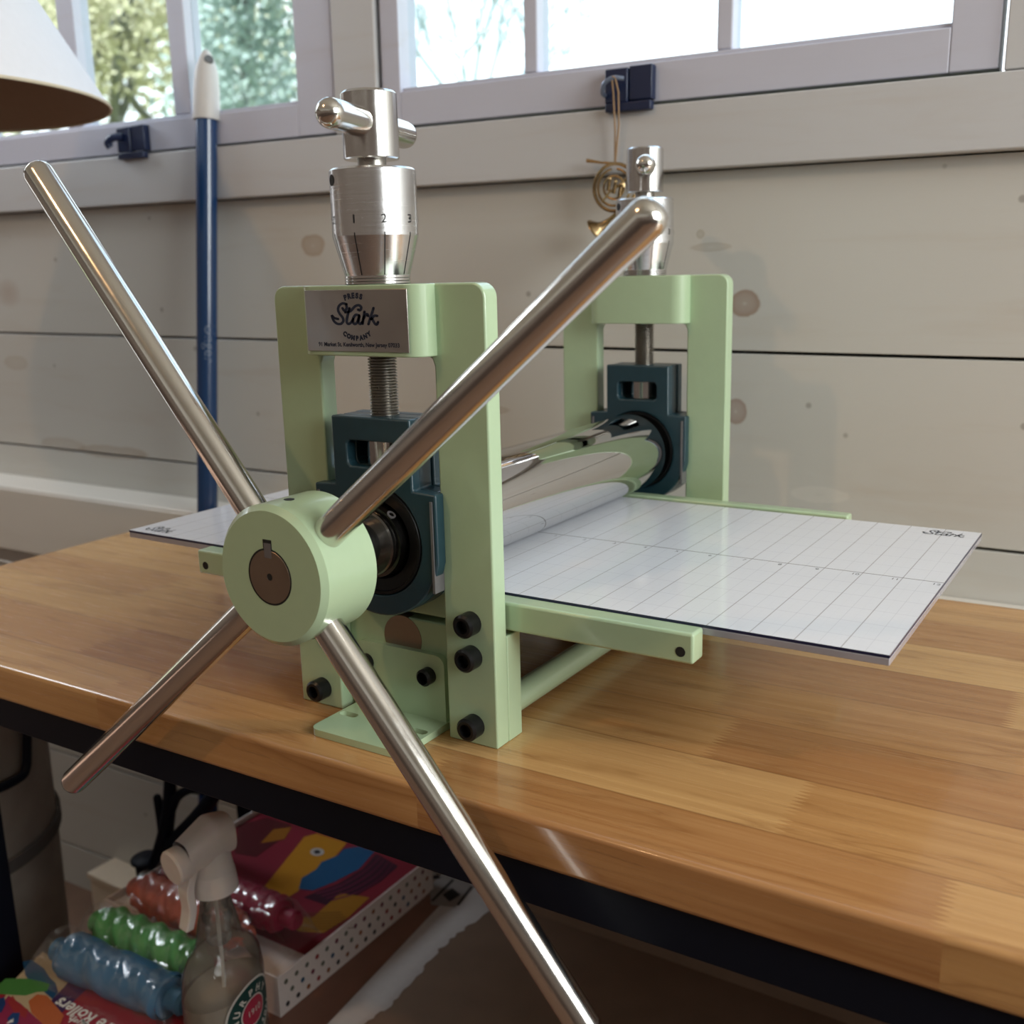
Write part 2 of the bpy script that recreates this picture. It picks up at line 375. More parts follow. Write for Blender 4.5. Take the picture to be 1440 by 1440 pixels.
def sash(name, s0, s1, panes, h0=18.09, h1=46.2, hg=19.75, bars=(32.0,), htop=44.0):
    root = bpy.data.objects.new(name, None); COL.objects.link(root); root.location = W(wall_pt((s0+s1)/2, 0, h0)); ORG[name] = wall_pt((s0+s1)/2, 0, h0); structure(root)
    f = MB()
    f.box(s0, panes[0][0], -.5, .9, h0, h1).box(panes[-1][1], s1, -.5, .9, h0, h1)
    f.box(panes[0][0], panes[-1][1], -.5, .9, h0, hg-.18).box(panes[0][0], panes[-1][1], -.5, .9, htop, h1)
    f.box(panes[0][0], panes[-1][1], -.30, .9, hg-.18, hg)
    f.mesh(WM).build('window_frame', M['sash'], root, bevel=.05)
    for a, b in zip(panes, panes[1:]):
        MB().box(a[1], b[0], -.28, .85, hg, htop).mesh(WM).build('muntin', M['sash'], root, bevel=.08)
    for hb_ in bars: MB().box(panes[0][0], panes[-1][1], -.26, .83, hb_-.35, hb_+.35).mesh(WM).build('muntin', M['sash'], root, bevel=.08)
    for a in panes: MB().box(a[0], a[1], .28, .36, hg, htop).mesh(WM).build('pane', M['glass'], root)
sash('window_1', -48.4, -18.36, [(-45.0, -37.6), (-36.25, -29.15), (-27.95, -20.6)])
sash('window_2', -15.55, 10.28, [(-14.55, -8.25), (-7.62, .22), (.84, 8.7)])
structure(MB().box(-130, 130, -90, 16, -30.6, -30).build('floor', M['floorboard']))
structure(MB().box(-130, 130, -240, 17, 64, 65).build('ceiling', M['ceiling']))
structure(MB().box(-900, 900, 40, 1400, -40, -39.2).build('ground', M['ground']))

# ================================================================== WORKBENCH
bench = empty('workbench', (0, 0, -30), 'long workbench with honey-coloured butcher-block top on a black metal frame', 'workbench', rz=.0143)
XR = 46
MB().box(-25, XR, -9.77, 10.5, -1.17, 0).build('tabletop', M['wood'], bench, bevel=.13)
fr = MB()
for y0, y1 in ((-9.6, -8.6), (9.2, 10.2)): fr.box(-24.6, XR-.4, y0, y1, -2.25, -1.17)
for x0 in (-24.6, XR-1.4): fr.box(x0, x0+1, -8.6, 9.2, -2.25, -1.17)
fr.build('apron', M['dark_metal'], bench, bevel=.05)
for x0, y0 in ((-24.9, -6.0), (-24.6, 8.9), (XR-2.2, -6.0), (XR-2.2, 8.9)):
    MB().box(x0, x0+1.3, y0, y0+1.3, -30, -2.25 if y0 > 0 else -2.25).build('leg', M['dark_metal'], bench, bevel=.06)
MB().box(-23.5, XR-2.3, -9.0, 10.2, -18.7, -18).build('lower_shelf', M['shelfwood'], bench, bevel=.05)

# ================================================================== PRINTING PRESS
PR = (0, 0, 0)
press = empty('etching_press', PR, 'sage green tabletop etching press with four-spoke steel handle and white gridded bed', 'printing press')
f0, t_, T_, Hh, a1, a2, b_, p_, hb, hs = -7.229, .54, 1.165, 11.379, 1.796, 3.281, 1.897, .623, 9.704, 2.81
zb, zr, F0 = 3.704, 5.089, 7.862
frame_out = [(-a2, 0), (-a1, 0)] + [(-a1, hb-.25)] + [(-a1+.07, hb-.07), (-a1+.25, hb)] + [(a1-.25, hb), (a1-.07, hb-.07), (a1, hb-.25)] + [(a1, 0), (a2, 0)] + arc(a2-.35, Hh-.35, .35, 0, 90, 6) + arc(-a2+.35, Hh-.35, .35, 90, 180, 6)
def side_frame(y0, inner_y0, inner_y1):
    f = MB().prism(frame_out, [], xz, y0, y0+t_).build('side_frame', M['green'], press, bevel=.05)
    MB().prism([(-a2, 0), (a2, 0), (a2, hs), (-a2, hs)], [], xz, inner_y0, inner_y1).build('base_plate', M['green'], f, bevel=.04)
    r = .48; yb0, yb1 = y0-p_, y0+t_+p_
    pl = [(-b_, yb0+r)] + [(-b_+r-r*math.cos(PI/2*i/6), yb0+r-r*math.sin(PI/2*i/6)) for i in range(1, 7)] + [(b_-r+r*math.sin(PI/2*i/6), yb0+r-r*math.cos(PI/2*i/6)) for i in range(0, 7)]
    pl += [(b_-r+r*math.cos(PI/2*i/6), yb1-r+r*math.sin(PI/2*i/6)) for i in range(0, 7)] + [(-b_+r-r*math.sin(PI/2*i/6), yb1-r+r*math.cos(PI/2*i/6)) for i in range(0, 7)]
    MB().prism(pl, [], lambda x, y, z: (x, y, z), hb, Hh).build('screw_block', M['green'], f, bevel=.03)
    return f
fn_ = side_frame(f0, f0+t_, f0+T_)
ff_ = side_frame(F0, 6.78, F0)
def cap_bolt(par, x, z, y, r=.30, L=.42):
    MB().lathe((x, y, z), (0, -1, 0), [(0, r), (L-.06, r), (L, r-.06), (L, .17), (L-.22, .15), (L-.22, 0)], 28).build('bolt', M['black_steel'], par)
for x in (-1, 1):
    for z in (3.22, 2.34, .52): cap_bolt(fn_, x*2.60 if x > 0 else -2.47, z, f0)

# mounting bracket
br = MB()
cr = .28
br.prism([(-1.5, .02), (1.46, .02)] + arc(1.46-cr, 2.0-cr, cr, 0, 90, 5) + arc(-1.5+cr, 2.0-cr, cr, 90, 180, 5), [], xz, f0+t_-.2, f0+t_-.003)
slot = lambda cx, cy: arc(cx+.17, cy, .12, -90, 90, 6) + arc(cx-.17, cy, .12, 90, 270, 6)
br.prism([(-1.5, f0+t_-.01), (-1.5, -8.6)] + arc(-1.5+cr, -8.88+cr, cr, 180, 270, 5) + arc(1.5-cr, -8.88+cr, cr, 270, 360, 5) + [(1.5, f0+t_-.01)], [slot(-1.14, -7.72)[::-1], slot(1.12, -7.66)[::-1]], lambda x, y, z: (x, y, z), .01, .2)
bk = br.build('mounting_bracket', M['green'], press, bevel=.03)
for x in (-1.12, .96): cap_bolt(bk, x, 1.42, f0+t_-.2, .23, .3)
MB().lathe((0, f0+t_-.012, 2.22), (0, 1, 0), [(0, .62), (.3, .62)], 40).build('axle_end', M['shaft'], press)

# guide rails
def rail(x0, x1, y0, y1, holes):
    r = MB().box(x0, x1, y0, y1, 2.93, 3.66).build('guide_rail', M['green'], press, bevel=.07)
    for hx in holes: MB().lathe((hx, y0+.02, 3.20), (0, -1, 0), [(0, .12), (.026, .12)], 24).build('bolt_hole', M['black_hole'], r)  # black disc on the rail face stands for the hole's dark inside
rail(-7.87, 8.16, f0+t_+.085, f0+T_+.05, (-7.55, 7.85))
rail(-7.9, 8.12, 6.27, 6.80, ())
# tie bars
for x in (-2.6, 2.6): MB().cyl((x, f0+T_-.05, .54), (x, F0+t_-T_+.05, .54), .37, 32).build('tie_bar', M['green'], press)

# pressed rollers
MB().lathe((0, -6.15, zr), (0, 1, 0), [(0, .63), (.02, 1.30), (.08, 1.385), (13.12, 1.385), (13.18, 1.30), (13.2, .63)], 96).build('top_roller', M['chrome'], press, ang=25)
MB().lathe((0, -6.0, 2.2), (0, 1, 0), [(0, .6), (.02, 1.2), (.06, 1.25), (12.9, 1.25), (12.96, 1.2), (13.0, .6)], 64).build('bottom_roller', M['lower_roller'], press)
MB().cyl((0, -11.0, zr), (0, 8.9, zr), .63, 48).build('drive_shaft', M['polished'], press)

# bearing housings
def housing(yc):
    def layer(hw, ht, y0, y1, mb_):
        th = math.degrees(math.acos(hw/1.97)); bot = arc(0, zr, 1.97, -th, -180+th, 24)
        out = [(-hw, 6.42), (-ht, 6.45), (-ht, 8.2), (ht, 8.2), (ht, 6.45), (hw, 6.42)] + bot
        slot_ = [(-.78, 7.05), (-.78, 7.5), (-.68, 7.6), (.68, 7.6), (.78, 7.5), (.78, 7.05), (.68, 6.95), (-.68, 6.95)]
        mb_.prism(out, ([slot_] if y0 < yc else [])+[arc(0, zr, 1.43, 0, 352.5, 47)], xz, y0, y1)
    m = MB(); layer(1.93, 1.24, yc-.63, yc-.275, m); layer(1.76, 1.18, yc-.275, yc+.275, m); layer(1.93, 1.24, yc+.275, yc+.63, m)
    h = m.build('bearing_housing', M['navy_cast'], press, bevel=.05)
    for s_ in (-1, 1): MB().box(s_*1.80-.035, s_*1.80+.035, yc-.66, yc-.24, 3.95, 6.25).build('guide_edge', M['machined'], h)
    MB().lathe((0, yc-.64, zr), (0, 1, 0), [(.06, 1.425), (0, 1.40), (0, 1.33), (.05, 1.31), (.10, 1.02), (.2, .98), (1.08, .98), (1.18, 1.02), (1.23, 1.31), (1.28, 1.33), (1.28, 1.40), (1.22, 1.425), (.06, 1.425)], 72, False).build('bearing_race', M['black_steel'], h)
    c = MB().lathe((0, yc-1.0, zr), (0, 1, 0), [(0, .64), (0, .80), (.04, .84), (.14, .84), (.16, .80), (.20, .80), (.22, .92), (.50, .95), (.54, .90), (1.0, .98), (1.75, .95), (1.8, .64)], 56).build('lock_collar', M['collar'], h)
    d = Vector((.62, 0, .78)).normalized()
    MB().lathe(Vector((0, yc-.66, zr))+d*.915, d, [(0, .12), (.035, .12), (.035, .075), (0, .06)], 16).build('set_screw', M['machined'], h)
    MB().lathe((0, yc, 6.98), (0, 0, 1), [(0, .5), (.6, .5)], 28).build('screw_nut', M['polished'], h)
    return h
housing(f0+t_/2); housing(F0+t_/2)

# pressure screws, dials, T handles
def screw_unit(yc, bar_dir, az0, tilt=0.0):
    pr = [(0, .30)]; z = 7.6
    while z < 9.8: pr += [(z-7.3, .30), (z-7.3+.032, .365), (z-7.3+.042, .365)]; z += .072
    pr += [(2.6, .34), (6.98, .34), (6.98, .0)]
    sc = MB().lathe((0, yc, 7.3), (0, 0, 1), pr, 32).build('pressure_screw', M['thread'], press, ang=60)
    prc = [(0, .76)]
    for k in range(3): prc += [(.02+k*.07, .80), (.06+k*.07, .80), (.07+k*.07, .765)]
    MB().lathe((0, yc, Hh), (0, 0, 1), prc, 48).build('threaded_collar', M['polished'], press)
    di = MB().lathe((0, yc, 11.58), (0, 0, 1), [(0, .72), (0, .785), (.93, 1.03), (2.42, 1.03), (2.47, .98), (2.48, .3)], 96).build('pressure_dial', M['alu'], press, ang=9)
    def wrap(az, r): return lambda x, y: (math.cos(az+x/r)*r, yc+math.sin(az+x/r)*r, y)
    tx = MB(); tk = MB()
    for k in range(9):
        az = az0+math.radians(40*k); w = wrap(az, 1.047)
        add_text(tx, str(k), .28, lambda x, y, w=w: w(x, y+12.78))
        def on(x, z):  # on the cone
            r = .785+(1.03-.785)*(min(z, 12.51)-11.58)/.93+.006; q = az+x/r; return (math.cos(q)*r, yc+math.sin(q)*r, z)
        tk.poly([on(-.013, 11.6), on(.013, 11.6), on(.013, 12.50), on(-.013, 12.50)]); tk.poly([on(-.013, 12.50), on(.013, 12.50), on(.013, 12.57), on(-.013, 12.57)])
    tx.build('dial_numbers', M['blk_ink'], di, smooth=False); tk.build('dial_marks', M['blk_ink'], di, smooth=False)
    az = az0-math.radians(0); dv = Vector((math.cos(az), math.sin(az), 0))
    MB().lathe(Vector((0, yc, 13.78))+dv*1.0, dv, [(0, .13), (.036, .13)], 20).build('set_screw', M['black_hole'], di)  # black disc painted as the dark of a set-screw hole
    hd = MB().lathe((0, yc, 14.26), (0, 0, 1), [(0, .30), (0, .63), (.03, .66), (1.46, .66), (1.52, .60), (1.52, 0)], 64).build('screw_head', M['alu'] if False else M['polished'], press, ang=25)
    bd = Vector(bar_dir).normalized(); c = Vector((0, yc, 15.05)); r = .335; L = 2.35
    prb = [(-L, 0)] + [(-L+r-r*math.cos(math.radians(a)), r*math.sin(math.radians(a))) for a in range(15, 91, 15)] + [(L-r+r*math.sin(math.radians(a)), r*math.cos(math.radians(a))) for a in range(0, 90, 15)] + [(L, 0)]
    MB().lathe(c, bd, prb, 32).build('tee_bar', M['steel'], hd, ang=50)
AZC = math.radians(-50.6)
screw_unit(f0+t_/2, (-.258, .966, 0), AZC+math.radians(12-80))
screw_unit(F0+t_/2, (17.0, -35.3, -.4), math.radians(-64.8-64))

# bed
bed = MB().box(-11.78, 12.22, -6.0, 5.606, 3.465, 3.635).build('bed_plate', M['clear_edge'], press, bevel=.02)
# printed sheet: mesh local origin at centre of grid so that its texture lines up
g = MB(); g.box(-12, 12, -5.803, 5.803, 3.637, zb, 1)
for f in g.b.faces:
    if f.calc_center_median().z > zb-.001: f.material_index = 0
sheet = g.build('grid_sheet', None, bed, smooth=False, mats=[M['grid'], M['navy_edge']]); sheet.location = Vector((.218*S, -.197*S, 0))
GX, GY = .218, -.197
for k in range(-12, 13):
    if k == 0: continue
    nb = MB(); add_text(nb, str(abs(k)), .22, lambda x, y, k=k: (GX+k-.15+x, GY-.27+y, zb+.003))
    nb.build('inch_number', M['grey_ink'], bed, smooth=False)

STARK = [[(575, 258), (530, 250), (490, 278), (476, 325), (495, 372), (522, 410), (528, 450), (500, 483), (455, 481), (418, 446), (401, 388), (428, 416), (470, 428)],
         [(572, 262), (574, 305), (550, 336), (528, 305)],
         [(606, 306), (578, 395), (566, 455), (582, 484), (612, 470), (642, 425)],
         [(556, 352), (615, 338), (668, 285), (712, 272), (738, 296), (724, 328), (702, 322)],
         [(708, 388), (672, 380), (642, 420), (637, 465), (660, 486), (690, 452), (712, 388), (700, 455), (716, 485), (744, 458)],
         [(772, 345), (752, 430), (742, 482)], [(752, 430), (776, 388), (800, 372), (808, 395)],
         [(872, 305), (838, 400), (808, 486)], [(908, 392), (876, 392), (836, 432)], [(850, 425), (878, 478), (898, 490), (914, 462)]]
def logo(mb, fn, w=20):
    for st in STARK: ribbon(mb, st, w, fn)
# nameplate
plate = MB().box(-1.574, 1.574, f0-p_-.03, f0-p_-.001, 9.818, 11.276).build('nameplate', M['plate'], press, bevel=.012)
yl = f0-p_-.034
pfn = lambda px, py: ((px-95)/1135*3.148-1.574, yl, 11.276-(py-95)/708*1.458)
lg = MB(); logo(lg, pfn, 29); lg.build('logo', M['ink'], plate, smooth=False)
tx = MB()
def arch(word, cx, cz, R, a_mid, step, size, flip):
    n = len(word)
    for i, ch in enumerate(word):
        a = a_mid + (i-(n-1)/2)*step*(1 if flip else -1); ar = math.radians(a)
        c = (cx+R*math.cos(ar), cz+R*math.sin(ar)); rot = ar-PI/2 if not flip else ar+PI/2
        add_text(tx, ch, size, lambda x, y, c=c, rot=rot: (c[0]+x*math.cos(rot)-y*math.sin(rot), yl, c[1]+x*math.sin(rot)+y*math.cos(rot)), bold=.012)
arch('PRESS', -.0, 10.32, .76, 92, 8.6, .17, False)
arch('COMPANY', .03, 10.87, .78, 270, 10.2, .148, True)
add_text(tx, '91 Market St. Kenilworth, New Jersey 07033', .138, lambda x, y: (x+.05, yl, y+9.94), bold=.004)
tx.build('plate_lettering', M['ink'], plate, smooth=False)
# small marks at the bed corners
k_ = 1.15/515
for cx_, cy_ in ((11.25, 5.06), (-10.85, -5.45)):
    cm = MB()
    logo(cm, lambda px, py: (cx_+(px-657)*k_, cy_-(py-370)*k_, zb+.003), 24)
    cm.build('corner_mark', M['grey_ink'], bed, smooth=False)

# hub and spokes
h0, h1, R = -11.256, -9.425, 1.64
hub = MB().lathe((0, h0, zr), (0, 1, 0), [(0, .64), (0, R-.13), (.02, R-.11), (.13, R), (h1-h0-.1, R), (h1-h0, R-.1), (h1-h0, .64)], 96).build('hub', M['green'], press, ang=28)
MB().lathe((0, h0-.008, zr), (0, 1, 0), [(.12, .07), (0.0, .085), (0, .61), (.02, .632), (.3, .632)], 56, False).build('shaft_end', M['shaft'], hub)
MB().lathe((0, h0-.002, zr), (0, 1, 0), [(0, .66), (.05, .66)], 56).build('shaft_gap', M['black_hole'], hub)
MB().lathe((0, h0+.06, zr), (0, 1, 0), [(0, .09), (.02, .09)], 20).build('centre_hole', M['black_hole'], hub)
MB().box(-.13, .13, h0-.006, h0+.3, zr+.42, zr+.86).build('keyway', M['black_hole'], hub)
MB().box(-.105, .105, h0-.012, h0+.3, zr+.44, zr+.78).build('shaft_key', M['machined'], hub)
d = Vector((.0, 0, 1)); MB().lathe((0.06, -10.55, zr+R-.03), d, [(0, .12), (.036, .12)], 20).build('set_screw', M['black_hole'], hub)  # set-screw hole drawn as a black disc in place of shade
for th in (39.04, 128.33, 219.69, 311.40):
    a = math.radians(th); dv = Vector((math.cos(a), -.0237, math.sin(a))); r = .365; L = 11.88
    pr = [(1.40, r)] + [(L-.30, r), (L-.16, r-.035), (L-.06, r-.12), (L, r-.24), (L+.01, 0)]
    sp = MB().lathe((0, -10.589, zr), dv, pr, 48).build('spoke', M['steel'], press, ang=50)

# ================================================================== THINGS ON / BY THE WALL
# pole
pt, pb = Vector((-26.0, 12.15, 22.95)), Vector((-26.2, 9.75, 0))
dirp = (pb-pt).normalized(); foot = pt+dirp*((pt.z+29.7)/-dirp.z)
pole = empty('extension_pole', foot, 'tall blue extension pole with grey-white tip leaning against the window wall', 'pole')
tip0 = pt+dirp*3.4
MB().cyl(tip0-dirp*.5, foot, .53, 32).build('shaft', M['blue'] if 'blue' in M else plain('blue_enamel', (.004, .035, .115), .25, coat=.4), pole)
ax = -dirp; sd = ax.cross(Vector((0, 1, 0))).normalized(); fd = sd.cross(ax)
MB().lathe(tip0+ax*-.05, ax, [(0, .55), (0, .66), (.12, .675), (1.5, .65), (2.3, .58), (2.65, .48), (3.0, .35), (3.3, .19), (3.39, .07), (3.4, 0)], 32).build('tip_cap', plain('pale_grey_plastic', (.52, .50, .48), .5), pole)
MB().lathe(tip0+ax*2.78-sd*.30-fd*.12, (sd*-.9+ax*.5-fd*.5), [(0, 0), (0.0, .26), (.12, .22), (.12, 0)], 20).build('tip_socket', plain('shadow_grey_plastic', (.10, .10, .10), .5), pole)
pl = MB()
cpt = pt+dirp*14.6
toc = (CAM-cpt).normalized(); toc = (toc-dirp*toc.dot(dirp)).normalized(); sdp = dirp.cross(toc)
def pwrap(x, y):
    q = y/.535; return cpt+dirp*x+(toc*math.cos(q)+sdp*-math.sin(q))*.536
add_text(pl, 'Unger', .78, lambda x, y: pwrap(x, y-.12))
pl.build('lettering', plain('faded_white_print', (.10, .14, .22), .5), pole, smooth=False)

# latches
def latch(s_, h_, hook, label):
    root = empty('window_latch', wall_pt(s_, -.75, h_), label, 'latch', 'window latches')
    MB().box(s_-1.0, s_-.02, -1.02, -.5, h_-.55, h_+.75).box(s_+.02, s_+1.0, -.95, -.5, h_-.5, h_+.8).mesh(WM).build('latch_body', M['latch'], root, bevel=.05)
    MB().box(s_-.95, s_+1.02, -1.1, -.72, h_-.9, h_-.55).mesh(WM).build('strike_plate', M['latch'], root, bevel=.05)
    hk = [(s_-1.0+.05, -1.1, h_-.25), (s_-1.15+.2, -1.35, h_-.15), (s_-.75, -1.55, h_+.15), (s_-.4, -1.5, h_+.32), (s_-.05, -1.3, h_+.28)]
    if hook == 'lever': hk = [(s_-.5, -1.05, h_+.25), (s_-.9, -1.35, h_+.2), (s_-1.25, -1.4, h_-.02), (s_-1.2, -1.3, h_-.25)]
    hk = smooth_line(hk, 4)
    MB().tube(hk, [.09 if hook != 'lever' else .2]*len(hk), 10).mesh(WM).build('latch_lever', M['latch_edge'] if hook != 'lever' else M['latch'], root)
M['latch'] = plain('dark_blue_black_plastic', (.006, .014, .05), .35)
M['latch_edge'] = plain('worn_latch_metal', (.20, .24, .33), .3, .6)
latch(-31.85, 18.6, 'lever', 'dark latch with a short lever on the left window sash, near the blue pole')
latch(-3.15, 18.65, 'hook', 'dark blue latch on the right window sash with a ribbon looped over its hook')

# brass horn ornament
M['brass'] = metal('aged_brass', (.42, .30, .16), .22)
M['ribbon'] = plain('tan_cord', (.28, .18, .10), .7)
orn = empty('horn_ornament', wall_pt(-3.6, -1.2, 14.9), 'small brass french horn ornament hanging on a tan cord below the right latch', 'ornament')
OC = wall_pt(-3.62, -1.15, 14.85)
def op(x, z, y=0): return OC+ex*x+ez*z+en*y
def ring(mb_, r, rad, y=0, a0=0, a1=360, n=40, wob=0): mb_.tube([op(r*math.cos(math.radians(a0+(a1-a0)*i/n)), r*math.sin(math.radians(a0+(a1-a0)*i/n)), y+wob*i/n) for i in range(n+1)], rad, 10)
m = MB(); ring(m, .92, .075, 0, 60, 420); ring(m, .72, .055, -.05, 100, 440); ring(m, .45, .05, -.08, 0, 360)
m.tube([op(.75, .5), op(.3, .1, -.1), op(-.2, -.2, -.12), op(-.55, -.55, -.05)], .05, 8)
m.build('tubing', M['brass'], orn)
m = MB(); prb = [(0, .07), (.5, .09), (.85, .16), (1.1, .32), (1.22, .55), (1.25, .56), (1.2, .5), (.9, .14)]
m.lathe(op(.2, -.95), (ex*-.75+ez*-.55), prb, 28, False).build('bell', M['brass'], orn)
m = MB(); m.tube([op(-1.25, 1.12), op(-.6, 1.0), op(.15, .93), op(.6, .75)], [.085, .05, .05, .05], 10).build('mouthpipe', M['brass'], orn)
m = MB()
for k in range(3):
    m.cyl(op(-.25+.25*k, -.12-.12*k, -.1), op(-.15+.25*k, .25-.12*k, -.16), .085, 12).sphere(op(-.13+.25*k, .33-.12*k, -.18), .09, 10)
m.build('valves', M['brass'], orn)
m = MB(); m.tube([op(-.02, 1.0, .05), op(.0, 2.2, 0), op(.0, 3.6, -.2), op(.02, 4.05, -.38)], .04, 8).tube([op(-.0, 1.0, .05), op(.16, 2.4, 0), op(.22, 3.6, -.2), op(.15, 4.12, -.38)], .04, 8).tube([op(.02, 4.05, -.38), op(.08, 4.16, -.42), op(.15, 4.12, -.38)], .04, 8).build('hanging_cord', M['ribbon'], orn)

# lamp at the upper left
lamp = empty('floor_lamp', (-44.5, -4.0, -30), 'lamp with a wide white fabric cone shade at the upper left corner', 'lamp')
M['shade_out'] = plain('white_lampshade_fabric', (.74, .75, .80), .8, var=.03)
M['shade_in'] = plain('tan_shade_lining', (.34, .25, .20), .85)
LC = Vector((-28.75, -2.6, 18.95)); LRb, LRt, LHh = 8.55, 2.4, 10.5
sh = MB(); sh.lathe(LC, (0, 0, 1), [(0, LRb), (LHh, LRt)], 72, False)
sh.build('lamp_shade', M['shade_out'], lamp)
MB().lathe(LC, (0, 0, 1), [(.03, LRb-.06), (LHh, LRt-.06)], 72, False).build('shade_lining', M['shade_in'], lamp)
MB().tube([LC+Vector((LRb*math.cos(2*PI*i/64), LRb*math.sin(2*PI*i/64), 0)) for i in range(65)], .07, 8, False).build('shade_rim', plain('cream_rim_tape', (.62, .55, .42), .7), lamp)
m = MB(); m.tube(smooth_line([tuple(LC+Vector((0, 0, LHh-1))), tuple(LC+Vector((0, 0, LHh+2.5))), tuple(LC+Vector((-3.5, -.6, LHh+5))), tuple(LC+Vector((-12.0, -1.3, LHh+3))), (-44.5, -4.0, 16), (-44.5, -4.0, -29.5)], 8), .32, 12); m.build('lamp_arm', M['dark_metal'], lamp)
MB().lathe((-44.5, -4.0, -30), (0, 0, 1), [(0, 5), (.6, 5), (.9, 4.6), (1.0, .4)], 48).build('lamp_base', M['dark_metal'], lamp)

# ================================================================== UNDER AND BESIDE THE BENCH
# grey hamper
M['grey_felt'] = plain('grey_felt', (.33, .29, .25), .9, var=.3, vscale=.5)
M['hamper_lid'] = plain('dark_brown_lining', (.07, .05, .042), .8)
HX, HY, HR = -34.3, -3.6, 6.6
ham = empty('laundry_hamper', (HX, HY, -30), 'grey felt hamper with dark handle on the floor left of the workbench', 'hamper')
MB().lathe((HX, HY, -30), (0, 0, 1), [(0, HR-.6), (.2, HR-.4), (14, HR-.1), (27.6, HR), (27.6, HR-.25), (26.8, HR-.3)], 64, True).build('hamper_body', M['grey_felt'], ham)
MB().lathe((HX, HY, -3.0), (0, 0, 1), [(0, HR-.3), (.12, HR-.35), (.12, 0)], 48).build('hamper_lining', M['hamper_lid'], ham)
MB().lathe((HX, HY, -15.6), (0, 0, 1), [(0, HR-.02), (.05, HR+.12), (.7, HR+.12), (.75, HR-.02)], 64, False).build('hamper_band', plain('dark_grey_band', (.11, .10, .095), .9), ham)
def hsurf(u, v, off=.35):
    r = ray(u, v); o = CAM; dx, dy = r.x, r.y; ox, oy = o.x-HX, o.y-HY; Rr = HR+off
    A = dx*dx+dy*dy; B = 2*(ox*dx+oy*dy); Cc = ox*ox+oy*oy-Rr*Rr; D = max(B*B-4*A*Cc, 0)
    return o+r*((-B-math.sqrt(D))/(2*A))
hp = [hsurf(*p) for p in ((38, 1010), (38, 1060), (37, 1078), (30, 1092), (0, 1108), (-40, 1122), (-60, 1118), (-66, 1095), (-68, 1020))]
MB().tube(smooth_line([tuple(p) for p in hp], 5), .22, 10).build('hamper_handle', M['dark_metal'], ham)

# cream boxed step on the floor by the wall
stp = [onz(125, 1227, -26.5), onz(179, 1196, -26.5)]
cbx0 = stp[0].x
MB_c = MB().box(cbx0, cbx0+13, stp[0].y, 12.0, -29.98, -26.9).build('storage_box', M['cream'], None, bevel=.06)
tag(MB_c, 'low cream painted wooden box on the floor against the wall behind the hamper', 'box')
lid = MB().box(cbx0-.1, cbx0+13.1, stp[0].y-.1, 12.0, -26.88, -26.5); 
lo = lid.build('box_lid', M['cream'], None, bevel=.04); lo.parent = MB_c

# black branched stand, standing on the lower shelf
stand_root = empty('branch_stand', (-22.6, 3.9, -18), 'black iron branch-shaped stand on the lower shelf behind the spray bottle', 'stand')
def sy(u, v): return ony(u, v, 3.9)
m = MB()
st = [tuple(sy(*p)) for p in ((212, 1262), (214, 1235), (224, 1205), (232, 1175), (236, 1150))]
b0 = Vector((st[0][0], st[0][1], -18))
m.tube([b0]+[Vector(p) for p in smooth_line(st, 4)], [.62]+[.55-.012*i for i in range(len(smooth_line(st, 4)))], 14)
def br_(pts, r0, r1):
    q = smooth_line([tuple(sy(*p)) for p in pts], 5); n = len(q)
    m.tube(q, [r0+(r1-r0)*i/(n-1) for i in range(n)], 12); m.sphere(q[-1], r1*1.02, 10)
br_([(232, 1172), (227, 1148), (221, 1122)], .36, .21)
br_([(234, 1165), (238, 1135), (239, 1100), (240, 1080)], .38, .28)
br_([(240, 1140), (250, 1120), (268, 1110), (285, 1112)], .26, .2)
br_([(238, 1192), (252, 1176), (275, 1152), (298, 1122), (310, 1100)], .42, .36)
br_([(217, 1232), (210, 1222)], .3, .2)
m.build('branches', M['dark_metal'], stand_root)
MB().lathe((b0.x, b0.y, -18), (0, 0, 1), [(0, .8), (.12, .8), (.25, .6)], 32).build('stand_base', M['dark_metal'], stand_root)

# dotted tray with picture
M['tray'] = plain('white_card', (.78, .71, .68), .6)
tx0, tx1, ty0, ty1, tz0, tz1 = -22.9, -11.85, -1.25, 9.3, -18, -16.15
tray = MB()
tray.box(tx0, tx1, ty0, ty1, tz0, tz0+.1).box(tx1-.1, tx1, ty0, ty1, tz0+.1, tz1).box(tx0, tx0+.1, ty0, ty1, tz0+.1, tz1).box(tx0+.1, tx1-.1, ty0, ty0+.1, tz0+.1, tz1).box(tx0+.1, tx1-.1, ty1-.1, ty1, tz0+.1, tz1)
to = tray.build('dotted_tray', M['tray'], None, bevel=.02)
tag(to, 'white card tray with coloured dots on its side, holding a bright picture', 'tray')
dcols = [(.30, .03, .03), (.02, .02, .025), (.02, .08, .16), (.28, .09, .03), (.12, .13, .10), (.16, .02, .05)]
dm = [plain('dot_ink_%s' % n, c, .6) for n, c in zip(('red', 'black', 'blue', 'orange', 'olive', 'maroon'), dcols)]
dots = MB(); rnd = random.Random(3)
y = ty0+.45; col_i = 0
while y < ty1-.3:
    for r_ in range(3):
        zc = tz0+.38+r_*.52; yc = y+(.31 if r_ % 2 else 0)
        n0 = len(dots.b.faces)
        vs = [dots.b.verts.new((tx1+.006, yc+.115*math.cos(2*PI*i/12), zc+.115*math.sin(2*PI*i/12))) for i in range(12)]
        f = dots.b.faces.new(vs); f.material_index = rnd.randrange(6)
    y += .62
dd = dots.build('dots', None, None, smooth=False, mats=dm); dd.parent = to; tag(dd, kind=None)
card = MB().box(tx0+.15, tx1-.14, .75, ty1-.15, -16.55, -16.4).build('picture_card', plain('crimson_print', (.25, .018, .04), .4), None); card.parent = to
